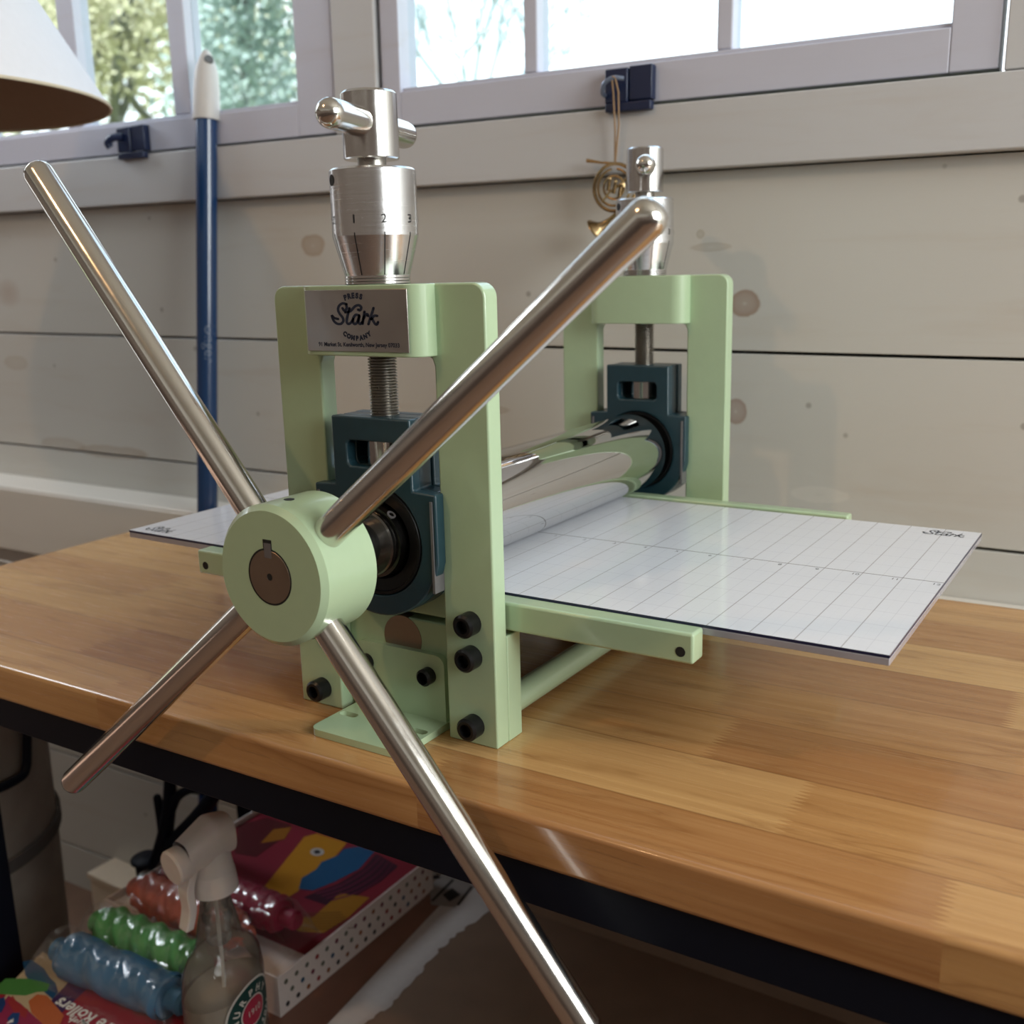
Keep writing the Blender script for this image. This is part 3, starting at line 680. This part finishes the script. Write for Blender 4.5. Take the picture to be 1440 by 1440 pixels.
wpn = MB().box(tx0+.15, tx1-.14, ty0+.12, .74, -16.6, -16.45).build('lit_tray_panel', plain('lit_white_card', (.85, .80, .77), .6), None); wpn.parent = to  # brighter strip added above the shaded tray floor so it looks lit
def patch(name, px, c, dz, rough=.35):
    pts = [onz(u, v, -16.4+dz) for u, v in px]
    o = MB().poly([(p.x, p.y, -16.4+dz) for p in pts]).build(name, plain(name+'_print', c, rough), None, smooth=False, fix=False); o.parent = to
    return o
patch('yellow_shape', [(365, 1255), (428, 1177), (445, 1172), (488, 1185), (470, 1206), (450, 1222), (430, 1236), (420, 1252), (405, 1262)], (.58, .26, .02), .012)
patch('blue_shape', [(420, 1250), (424, 1235), (445, 1222), (452, 1212), (475, 1203), (483, 1194), (505, 1190), (527, 1197), (505, 1222), (470, 1240), (440, 1252)], (.015, .10, .24), .02)
patch('dark_stripes', [(427, 1262), (445, 1254), (475, 1243), (510, 1222), (529, 1200), (560, 1218), (535, 1240), (500, 1260), (465, 1275)], (.05, .012, .03), .008)
m = MB()
for k in range(4):
    q = smooth_line([(445+k*7, 1257+k*3), (478+k*8, 1246+k*3), (512+k*8, 1226+k*3), (534+k*6, 1206+k*3)], 5)
    for a, b in zip(q, q[1:]):
        P = [onz(a[0], a[1]-.8, -16.372), onz(b[0], b[1]-.8, -16.372), onz(b[0], b[1]+.8, -16.372), onz(a[0], a[1]+.8, -16.372)]; m.poly([(p.x, p.y, -16.372) for p in P])
o = m.build('curved_lines', plain('magenta_line_print', (.20, .03, .08), .4), None, smooth=False, fix=False); o.parent = to
patch('ochre_stripes', [(390, 1290), (440, 1290), (478, 1256), (520, 1262), (490, 1290), (455, 1312), (420, 1310)], (.42, .19, .02), .014)
m = MB()
for k in range(7):
    a = onz(400+k*4, 1286+k*3.6, -16.38); b = onz(480+k*3, 1283+k*3.6, -16.38); m.poly([(a.x, a.y-.03, -16.38), (b.x, b.y-.03, -16.38), (b.x, b.y+.03, -16.38), (a.x, a.y+.03, -16.38)])
o = m.build('brown_lines', plain('brown_line_print', (.16, .06, .01), .5), None, smooth=False, fix=False); o.parent = to
patch('dark_red_patch', [(330, 1200), (335, 1160), (375, 1150), (410, 1160), (395, 1180), (360, 1205)], (.10, .015, .02), .012)
patch('orange_patch', [(366, 1186), (385, 1166), (410, 1163), (400, 1180)], (.34, .13, .015), .016)
for nm, rr_, c, dz in (('eye_white', 9, (.55, .52, .50), .022), ('eye_pupil', 4.2, (.02, .02, .03), .026)):
    patch(nm, [(446+rr_*1.1*math.cos(2*PI*i/16), 1198+rr_*.62*math.sin(2*PI*i/16)) for i in range(16)], c, dz)

# printed roller box (front carton)
bx0, bx1, by0, by1 = -20.9, -13.0, -9.2, -1.45
cb = MB().box(bx0, bx1, by0, by1, -18, -16.16).build('printed_carton', plain('red_carton', (.33, .012, .03), .4), None, bevel=.04)
tag(cb, 'red, purple and cream printed carton lying under the blue and green clay rollers', 'box')
ZT = -16.155
def flat(name, pts, c, dz=0.0, h=None):
    o = MB().poly([(x, y, ZT+dz) for x, y in pts], None if not h else (0, 0, h)).build(name, plain(name+'_ink', c, .4), None, smooth=False); o.parent = cb; return o
def px_flat(name, px, c, dz=0.0, h=None):
    pts = [onz(u, v, ZT+dz) for u, v in px]; return flat(name, [(p.x, p.y) for p in pts], c, dz, h)
px_flat('cream_panel', [(10, 1395), (20, 1378), (60, 1338), (106, 1372), (88, 1395), (60, 1440), (-10, 1440)], (.55, .43, .26), .002)
px_flat('purple_panel', [(72, 1407), (101, 1376), (125, 1388), (86, 1425)], (.055, .018, .09), .005)
px_flat('magenta_panel', [(-10, 1425), (12, 1400), (30, 1412), (60, 1440), (50, 1460), (-20, 1460)], (.30, .02, .07), .006)
px_flat('blue_splash', [(32, 1352), (45, 1350), (62, 1362), (70, 1375), (78, 1382), (82, 1395), (74, 1405), (62, 1395), (48, 1385), (36, 1372)], (.008, .07, .17), .010)
px_flat('green_strip', [(-10, 1392), (8, 1376), (40, 1376), (58, 1380), (70, 1384), (66, 1394), (52, 1395), (36, 1400), (0, 1398)], (.07, .24, .05), .014)
px_flat('orange_block', [(40, 1408), (52, 1398), (66, 1400), (90, 1428), (80, 1450), (60, 1440), (44, 1424)], (.52, .13, .035), .014)
px_flat('red_splash', [(10, 1408), (18, 1400), (24, 1410), (40, 1420), (36, 1432), (20, 1424)], (.35, .03, .03), .012)
px_flat('blue_badge', [(10, 1432), (18, 1424), (28, 1424), (26, 1438), (16, 1446)], (.01, .05, .18), .016)
px_flat('blue_seal', [(0, 1404), (6, 1402), (8, 1412), (2, 1424), (-8, 1424), (-8, 1408)], (.01, .04, .15), .016)
tm = MB()
A_ = onz(92, 1404, ZT); B_ = onz(150, 1434, ZT)
def trot(o, x, y, rot): return (o.x+x*math.cos(rot)-y*math.sin(rot), o.y+x*math.sin(rot)+y*math.cos(rot), ZT+.02)
rr0 = math.atan2(B_.y-A_.y, B_.x-A_.x)+PI
E1 = onz(84, 1405, ZT)
add_text(tm, 'Texture Rollers', .78, lambda x, y: trot(E1, x, y-.1, rr0), 'RIGHT', .018)
o = tm.build('carton_lettering', M['white_ink'], None, smooth=False); o.parent = cb; tm = MB()
E2 = onz(100, 1430, ZT)
add_text(tm, 'Dough', .52, lambda x, y: trot(E2, x, y-.1, rr0), 'RIGHT', .01)
o = tm.build('carton_lettering', M['white_ink'], None, smooth=False); o.parent = cb; tm = MB()
E3 = onz(20, 1434, ZT); add_text(tm, '4', .4, lambda x, y: trot(E3, x, y, rr0), 'CENTER', .01)
o = tm.build('carton_lettering', M['white_ink'], None, smooth=False); o.parent = cb

# textured clay rollers
def clay_roller(u0, v0, u1, v1, r, c, style, label, zc=-15.25):
    a = onz(u0, v0, zc); b = onz(u1, v1, zc); L = (b-a).length; d = (b-a).normalized()
    root = empty('texture_roller', (a+b)/2-Vector((0, 0, r)), label, 'roller', 'texture rollers')
    e = d.cross(Vector((0, 0, 1))).normalized(); f = e.cross(d)
    hl = .11*L
    def fn(u, v):
        t = hl+(L-2*hl)*v; q = 2*PI*u
        if style == 'spiral': k = 1+.11*math.sin(3*q+t*5.4)
        elif style == 'wave': k = 1+.07*math.sin(2*q+t*2.2+math.sin(t*2))
        elif style == 'pebble': k = 1+.10*math.sin(5*q+math.sin(t*4)*2)*math.sin(t*5.5+q)
        else: k = 1+.07*(1 if math.sin(t*9) > .2 else 0)
        if v < .03 or v > .97: k *= .9
        return a+d*t+(e*math.cos(q)+f*math.sin(q))*r*k
    mt = plain('clay_'+style, c, .5, var=.12)
    m = MB().grid(fn, 56, 70, True); m.build('roller_body', mt, root, ang=80)
    for s_, o_ in ((0, a), (1, b)):
        dv = -d if s_ == 0 else d; st_ = a+d*hl if s_ == 0 else b-d*hl
        MB().lathe(st_, dv, [(-.02, r*.88), (.02, r*.8), (.05, r*.52), (hl*.45, r*.5), (hl*.8, r*.55), (hl*.97, r*.42), (hl, 0)], 28).build('roller_handle', mt, root)
clay_roller(78, 1333, 262, 1412, .88, (.035, .16, .32), 'wave', 'blue wave-textured clay roller, nearest of the rollers on the carton')
clay_roller(133, 1293, 292, 1362, .84, (.085, .40, .105), 'spiral', 'green spiral-grooved clay roller between the blue and the salmon rollers')
clay_roller(186, 1246, 352, 1318, .84, (.62, .15, .10), 'pebble', 'salmon pebble-textured clay roller behind the green roller')
clay_roller(232, 1224, 420, 1296, .78, (.36, .012, .06), 'ring', 'crimson ringed clay roller, farthest of the four beside the spray bottle')

# clear bag over the rollers
zc = -15.25
rows = []
for (u0, v0, u1, v1, r) in ((78, 1333, 262, 1412, .88), (133, 1293, 292, 1362, .84), (186, 1246, 352, 1318, .84), (232, 1224, 420, 1296, .78)):
    a = onz(u0, v0, zc); b = onz(u1, v1, zc); rows.append((a.x, b.x, a.y, r))
y0b, y1b = rows[0][2]-1.15, rows[-1][2]+1.1
rb = random.Random(5)
def bag(u, v):
    y_ = y0b+(y1b-y0b)*v
    lo = min(r[0] for r in rows)-.7; hi = max(r[1] for r in rows)+.45
    k = (y_-rows[0][2])/(rows[-1][2]-rows[0][2]); k = min(max(k, 0), 1)
    xa = rows[0][0]+(rows[-1][0]-rows[0][0])*k-.75; xb = rows[0][1]+(rows[-1][1]-rows[0][1])*k+.55
    x_ = xa+(xb-xa)*u
    zz = -16.08
    for r in rows:
        dy = abs(y_-r[2]); rr = r[3]+.16
        if dy < rr: zz = max(zz, zc+math.sqrt(rr*rr-dy*dy)*.98)
    mid = -15.0 if .08 < v < .92 else -16.1
    zz = max(zz, mid+.25*math.sin(x_*1.7+y_))
    ed = min(u, 1-u)*9; zz = -16.02+(zz+16.02)*min(ed, 1)**.7
    zz += .05*math.sin(x_*3.1+y_*2.3)*math.sin(y_*4.1-x_)+.03*math.sin(x_*7+y_*5)
    return (x_, y_, max(zz, -16.09))
bg = MB().grid(bag, 70, 60).build('cellophane_bag', M['cello'], None, ang=180)
tag(bg, 'clear crinkled cellophane bag covering the four coloured clay rollers', 'bag')

# spray bottle
M['bgreen'] = plain('dark_green_label', (.004, .045, .042), .4)
M['bred'] = plain('red_label', (.36, .02, .055), .4)
M['bwhite'] = plain('white_label', (.62, .60, .56), .4)
BX, BY = -11.35, -4.35
bot = empty('spray_bottle', (BX, BY, -18), 'clear spray bottle of pale soap with white trigger head and round green label', 'bottle')
azl = math.radians(6); nx = Vector((math.cos(azl), math.sin(azl), 0)); ny = Vector((-math.sin(azl), math.cos(azl), 0))
prof = [(-18, 1.0), (-17.95, 1.16), (-17.4, 1.22), (-14.0, 1.22), (-13.2, 1.15), (-12.75, 1.0), (-12.5, .82), (-12.2, .74), (-11.4, .68), (-10.6, .56), (-10.3, .5), (-10.0, .48)]
def prad(z):
    for (z0, r0_), (z1, r1_) in zip(prof, prof[1:]):
        if z0 <= z <= z1: return r0_+(r1_-r0_)*(z-z0)/(z1-z0)
    return prof[-1][1]
def bsurf(q, z, off=0.0):
    r = prad(z)+off; wide = 1.0+.48*min(max((-11.0-z)/1.8, 0), 1)
    return Vector((BX, BY, 0))+nx*(r*math.cos(q))+ny*(r*wide*math.sin(q))+Vector((0, 0, z))
zs = []
for (z0, r0_), (z1, r1_) in zip(prof, prof[1:]):
    n = max(1, int((z1-z0)/.18)); zs += [z0+(z1-z0)*i/n for i in range(n)]
zs.append(prof[-1][0])
def shell(zlist, off, name, mat):
    m = MB(); rs_ = [[m.b.verts.new(bsurf(2*PI*i/48, z, off)) for i in range(48)] for z in zlist]
    for A, B in zip(rs_, rs_[1:]):
        for i in range(48): m.b.faces.new((A[i], A[(i+1) % 48], B[(i+1) % 48], B[i]))
    m.b.faces.new(rs_[0][::-1]); m.b.faces.new(rs_[-1])
    return m.build(name, mat, bot, ang=60)
shell(zs, 0, 'bottle_body', M['bottle'])
shell([z for z in zs if z < -14.2]+[-14.2], -.07, 'soap_liquid', M['liquid'])
LZ, LQ, LR = -15.0, .08, 1.24
def onlab(x, y, off=.012):                              # x to the right, y up, in inches on the label
    rw = prad(LZ)*1.48*.92
    return bsurf(LQ+x/rw, LZ+y, off)
def disc(r0_, r1_, off, mat, name):
    m = MB()
    n = 48
    def ringv(r): return [m.b.verts.new(onlab(r*math.cos(2*PI*i/n), r*math.sin(2*PI*i/n), off)) for i in range(n)]
    rs_ = [r0_+(r1_-r0_)*k/6 for k in range(7)]
    A = ringv(rs_[0]) if r0_ > 0 else None
    c = None if A else m.b.verts.new(onlab(0, 0, off))
    for r in rs_[1:]:
        B = ringv(r)
        for i in range(n):
            j = (i+1) % n
            if A: m.b.faces.new((A[i], A[j], B[j], B[i]))
            else: m.b.faces.new((c, B[j], B[i]))
        A = B
    return m.build(name, mat, lab_parent, smooth=False, fix=False)
lab_parent = bot
dk = disc(0, LR, .012, M['bwhite'], 'label'); lab_parent = dk
ORG[dk.name] = ORG[bot.name]
disc(0, LR-.09, .02, M['bgreen'], 'label_ring'); disc(0, .60, .028, M['bwhite'], 'label_seal_rim'); disc(0, .55, .034, M['bred'], 'label_seal')
m = MB()
for word, Rr, a0_, stp_, size, flip in (('MURPHY', .70, 112, 29, .36, False), ('OIL SOAP', .98, 292, 15, .24, True)):
    for i, ch in enumerate(word):
        a = math.radians(a0_+(i-(len(word)-1)/2)*stp_*(1 if flip else -1)); rot = a-PI/2 if not flip else a+PI/2
        add_text(m, ch, size, lambda x, y, a=a, rot=rot, Rr=Rr: onlab(Rr*math.cos(a)+x*math.cos(rot)-y*math.sin(rot), Rr*math.sin(a)+x*math.sin(rot)+y*math.cos(rot), .045), bold=.012)
add_text(m, '1910', .34, lambda x, y: onlab(x, y-.1, .05))
m.build('label_lettering', M['bwhite'], dk, smooth=False, fix=False)
MB().lathe((BX, BY, -12.3), (0, 0, 1), [(0, .0), (0, .40), (.08, .46), (.9, .46), (.95, .55), (1.1, .55), (1.15, .44), (2.2, .44)], 32).build('neck_insert', M['bottle'], bot)
# trigger sprayer
hd = math.radians(262); hv = Vector((math.cos(hd), math.sin(hd), 0)); hw = Vector((-math.sin(hd), math.cos(hd), 0)); C0 = Vector((BX, BY, 0))
MB().lathe((BX, BY, -10.15), (0, 0, 1), [(0, .84), (.03, .88), (.75, .80), (.9, .70), (1.0, .3)], 40).build('cap_collar', M['spray_plastic'], bot)
def headf(u, v):
    t = -.82+2.0*v; q = 2*PI*u
    zc_ = -8.10-.26*max(t, 0)-.10*max(-t-.3, 0)
    hh = .84-.18*max(t, 0)-.14*max(-t, 0); wd = .70-.12*max(t, 0)-.12*max(-t, 0)
    if v < .02: hh *= .6; wd *= .6
    k = abs(math.cos(q))**.75*math.copysign(1, math.cos(q)); k2 = abs(math.sin(q))**.75*math.copysign(1, math.sin(q))
    return C0+hv*t+hw*(wd*k)+Vector((0, 0, zc_+hh*k2))
m = MB().grid(headf, 32, 24, True)
m.lathe((BX, BY, -9.4), (0, 0, 1), [(0, .78), (.4, .72), (1.2, .62)], 28)
m.build('spray_head', M['spray_plastic'], bot, ang=60)
npos = C0+hv*1.08+Vector((0, 0, -8.52))
MB().lathe(npos, hv*1.0+Vector((0, 0, -.12)), [(0, .56), (.05, .64), (.48, .66), (.56, .60), (.56, 0)], 36).build('nozzle', M['spray_plastic'], bot)
tr_ = [C0+hv*.85+Vector((0, 0, -8.8)), C0+hv*1.12+Vector((0, 0, -9.6)), C0+hv*1.08+Vector((0, 0, -10.4)), C0+hv*1.28+Vector((0, 0, -11.15))]
q = smooth_line([tuple(p) for p in tr_], 5)
m = MB(); rsz = []
for i, p in enumerate(q):
    w_ = .34-.08*i/len(q); p = Vector(p)
    rsz.append([m.b.verts.new(p+hw*sx*w_+hv*sy_*.16) for sx, sy_ in ((-1, -1), (1, -1), (1, 1), (-1, 1))])
for A, B in zip(rsz, rsz[1:]):
    for i in range(4): m.b.faces.new((A[i], A[(i+1) % 4], B[(i+1) % 4], B[i]))
m.b.faces.new(rsz[0][::-1]); m.b.faces.new(rsz[-1]); m.build('trigger', M['spray_plastic'], bot, bevel=.05)
MB().tube([(BX, BY, -10.2), (BX+.05, BY, -13), (BX+.2, BY-.2, -17.6)], .07, 8).build('dip_tube', M['bwhite'], bot)

# white paper sheet and brown board with a ragged edge
zsht = -17.95
L1, L2 = onz(455, 1446, zsht), onz(652, 1238, zsht); dirL = (L2-L1)
Pa = L1-dirL*.35; Pb = L2+dirL*.05
wp = [(Pa.x, Pa.y), (Pa.x+4.5, Pa.y), (Pb.x+4.2, Pb.y), (Pb.x, Pb.y)]
ws = MB().poly([(x, y, -17.985) for x, y in wp], (0, 0, .04)).build('paper_sheet', plain('white_packing_paper', (.66, .64, .64), .7), None, smooth=False)
tag(ws, 'white paper sheet lying on the lower shelf beside the dotted tray', 'paper')
lbp = [onz(u, v, -17.93) for u, v in ((604, 1246), (628, 1222), (668, 1246), (640, 1276), (606, 1272))]
o = MB().poly([(p.x, p.y, -17.938) for p in lbp]).build('label_sticker', plain('grey_label_paper', (.33, .31, .30), .6), None, smooth=False, fix=False); o.parent = ws
o = MB()
for pxs in (((622, 1258), (636, 1249), (648, 1258), (632, 1268)), ((606, 1266), (636, 1236), (639, 1238), (609, 1268)), ((604, 1232), (616, 1230), (620, 1235), (606, 1237)), ((642, 1272), (662, 1246), (665, 1248), (645, 1274))):
    P = [onz(u, v, -17.932) for u, v in pxs]; o.poly([(p.x, p.y, -17.932) for p in P])
o = o.build('label_print', M['blk_ink'], None, smooth=False, fix=False); o.parent = ws
rg = random.Random(11); edge = []
for i in range(41):
    t = i/40; u = 500+(700-500)*t; v = 1448+(1270-1448)*t
    p = onz(u, v, -17.8); edge.append((p.x+rg.uniform(-.09, .09)+.25*math.sin(t*7), p.y+rg.uniform(-.08, .08)))
e0 = onz(500, 1448, -17.8); e1 = onz(700, 1270, -17.8)
ext = (e0-e1)*.4
outl = [(e0.x+ext.x, max(e0.y+ext.y, -8.9))]+edge+[(e1.x, 9.9), (40, 9.9), (40, -8.9)]
bd = MB().poly([(x, y, -17.93) for x, y in outl], (0, 0, .13)).box(e1.x, 40, 9.9, 10.03, -17.93, -8.2).build('cardboard_sheet', plain('brown_cardboard', (.24, .165, .12), .8, var=.2, vscale=.5), None, smooth=False)  # upright back is added to cover the lit wall below the apron
tag(bd, 'large brown cardboard sheet with ragged left edge and an added upright darkening the shelf back', 'cardboard')

# ================================================================== OUTDOORS
def leaf_mat(name, c1, c2):
    t = NT(name); v = t.noise(t.co(), .12, 3); c = t.mix(v, (*c1, 1), (*c2, 1))
    a = t.n('ShaderNodeBsdfDiffuse'); b = t.n('ShaderNodeBsdfTranslucent'); t.l(c, a.inputs[0]); t.l(c, b.inputs[0])
    ms = t.n('ShaderNodeMixShader'); ms.inputs[0].default_value = .45; t.l(a.outputs[0], ms.inputs[1]); t.l(b.outputs[0], ms.inputs[2]); t.l(ms.outputs[0], t.out.inputs[0]); return t.m
L_a = leaf_mat('hazed_olive_foliage', (.50, .50, .34), (.68, .66, .50)); L_b = leaf_mat('hazed_blue_green_foliage', (.36, .48, .46), (.56, .65, .62)); L_c = leaf_mat('pale_bark', (.30, .31, .30), (.42, .44, .44))  # leaf colours lightened to stand for hazy glare through the glass
def limb_tree(name, base, h, spread, n, leafmat, bark, label, leaf, seed, group='trees beyond the windows', depth=3, shape='round'):
    r_ = random.Random(seed); root = empty(name, base, label, 'tree', group); base = Vector(base)
    m = MB(); tips = []
    def grow(p, d, L, rad, k):
        q = p+d*L; mid = p+d*L*.5+Vector((r_.uniform(-1, 1), r_.uniform(-1, 1), r_.uniform(-.5, .5)))*L*.06
        m.tube([p, mid, q], [rad, rad*.85, rad*.7], 6)
        if k == 0: tips.append(q); return
        for _ in range(3 if k > 1 else 4):
            nd = (d+Vector((r_.uniform(-1, 1), r_.uniform(-1, 1), r_.uniform(-.3, .7)))*.75).normalized(); grow(q, nd, L*r_.uniform(.6, .8), rad*.62, k-1)
    if shape == 'column':
        m.tube([base, base+Vector((0, 0, h))], [3, .8], 8)
    else: grow(base, Vector((r_.uniform(-.1, .1), 0, 1)).normalized(), h*.32, spread*.05, depth)
    m.build('trunk', bark, root)
    if not leaf: return
    f = MB()
    for i in range(n):
        if shape == 'column':
            z = r_.random(); R_ = spread*(1-z)**.6*(.75+.25*math.sin(i)); a = r_.uniform(0, 2*PI); rr = R_*math.sqrt(r_.random())
            c = base+Vector((rr*math.cos(a), rr*math.sin(a), z*h*1.03))
        else:
            t = r_.choice(tips); c = t+Vector((r_.gauss(0, 1), r_.gauss(0, 1), r_.gauss(0, 1)))*spread*.16
        s_ = leaf*r_.uniform(.6, 1.3); a = Vector((r_.gauss(0, 1), r_.gauss(0, 1), r_.gauss(0, 1))).normalized(); b = a.orthogonal().normalized()
        f.poly([c+a*s_, c+b*s_*.5, c-a*s_, c-b*s_*.5])
    f.build('foliage', leafmat, root, smooth=False, fix=False)
def gxy(u, v, y): p = ony(u, v, y); return (p.x, y, -39.2)
limb_tree('leafy_tree', gxy(170, 60, 330), 220, 125, 6500, L_a, L_c, 'loose olive-green tree behind the two left panes of the left window', 2.6, 1)
limb_tree('leafy_tree', gxy(60, 60, 650), 380, 170, 5000, L_a, L_c, 'pale olive tree farthest left beyond the lampshade', 5.0, 4)
limb_tree('evergreen_tree', gxy(345, 60, 190), 180, 40, 13000, L_b, L_c, 'blue-green evergreen behind the pane right of the pole tip', 1.5, 2, shape='column')
limb_tree('bare_tree', gxy(640, 60, 420), 230, 60, 0, L_a, leaf_mat('pale_bare_bark', (.50, .62, .68), (.62, .72, .78)), 'pale bare tree behind the left panes of the right window', 0, 9, depth=6)

# ================================================================== LIGHT
wd = bpy.data.worlds.new('world'); scene.world = wd; wd.use_nodes = True; nt = wd.node_tree; nt.nodes.clear()
def wn_(t, **k):
    x = nt.nodes.new(t)
    for a, b in k.items(): setattr(x, a, b)
    return x
tc = wn_('ShaderNodeTexCoord'); sp = wn_('ShaderNodeSeparateXYZ'); nt.links.new(tc.outputs['Generated'], sp.inputs[0])
def wr(sock, stops):
    x = wn_('ShaderNodeValToRGB'); e = x.color_ramp.elements
    while len(e) > 1: e.remove(e[-1])
    for i, (p, c) in enumerate(stops):
        q = e[0] if i == 0 else e.new(p); q.position = p; q.color = (*c, 1)
    nt.links.new(sock, x.inputs[0]); return x.outputs[0]
def wm(op, a, b, c=None):
    x = wn_('ShaderNodeMath', operation=op)
    for i, v in enumerate((a, b, c)):
        if v is None: continue
        if isinstance(v, (int, float)): x.inputs[i].default_value = v
        else: nt.links.new(v, x.inputs[i])
    return x.outputs[0]
def wmix(f, a, b):
    x = wn_('ShaderNodeMix', data_type='RGBA')
    for i, v in ((0, f), (6, a), (7, b)):
        if isinstance(v, (tuple, float, int)): x.inputs[i].default_value = v
        else: nt.links.new(v, x.inputs[i])
    return x.outputs[2]
z01 = wm('MULTIPLY_ADD', sp.outputs[2], .5, .5)
cl = wn_('ShaderNodeTexNoise'); nt.links.new(tc.outputs['Generated'], cl.inputs['Vector']); cl.inputs['Scale'].default_value = 3.5; cl.inputs['Detail'].default_value = 5
sky = wr(z01, [(.46, (.75, .8, .8)), (.52, (1, 1, 1)), (.62, (.72, .88, 1.0)), (.85, (.42, .66, 1.0))])
skyc = wmix(wr(cl.outputs['Fac'], [(.40, (0, 0, 0)), (.62, (1, 1, 1))]), sky, (1.0, 1.0, 1.0, 1))
skyb = wn_('ShaderNodeVectorMath', operation='SCALE'); nt.links.new(skyc, skyb.inputs[0]); skyb.inputs['Scale'].default_value = 2.6
room = wr(z01, [(0, (.06, .038, .03)), (.42, (.065, .046, .036)), (.50, (.16, .125, .10)), (.58, (.16, .13, .106)), (.66, (.065, .055, .05)), (.8, (.09, .085, .08)), (1, (.18, .175, .17))])
fy_ = wr(wm('MULTIPLY_ADD', sp.outputs[1], .5, .5), [(.52, (0, 0, 0)), (.56, (1, 1, 1))])
fin = wmix(fy_, room, skyb.outputs[0])
bgn = wn_('ShaderNodeBackground'); nt.links.new(fin, bgn.inputs[0]); bgn.inputs[1].default_value = 1.0
ow = wn_('ShaderNodeOutputWorld'); nt.links.new(bgn.outputs[0], ow.inputs[0])
def area(name, loc, target, sx, sy_, power, c):
    l = bpy.data.lights.new(name, 'AREA'); l.shape = 'RECTANGLE'; l.size = sx*S; l.size_y = sy_*S; l.energy = power; l.color = c
    o = bpy.data.objects.new(name, l); COL.objects.link(o); o.location = W(loc); o.rotation_euler = (W(target)-W(loc)).to_track_quat('-Z', 'Y').to_euler(); return o
area('side_window_light', (80, -14, 34), (0, -2, 4), 46, 40, 46, (.96, 1.0, .98))
area('ceiling_bulb_light', (-18, -50, 56), (-4, 0, -6), 2, 2, 3.8, (1, .60, .30))
area('left_fill_light', (-72, 5, 44), (-16, -3, 0), 30, 26, 17, (.84, .92, 1.0))  # soft cool fill added at left to brighten bed and bench top
sn = bpy.data.lights.new('sun', 'SUN'); sn.energy = 15; sn.angle = .02; so = bpy.data.objects.new('sun', sn); COL.objects.link(so); so.location = W((0, -200, 400)); so.rotation_euler = Vector((.25, .45, -.86)).to_track_quat('-Z', 'Y').to_euler()
scene.cycles.caustics_reflective = False; scene.cycles.caustics_refractive = False
scene.view_settings.view_transform = 'Standard'
scene.view_settings.look = 'None'
scene.view_settings.exposure = 0.0
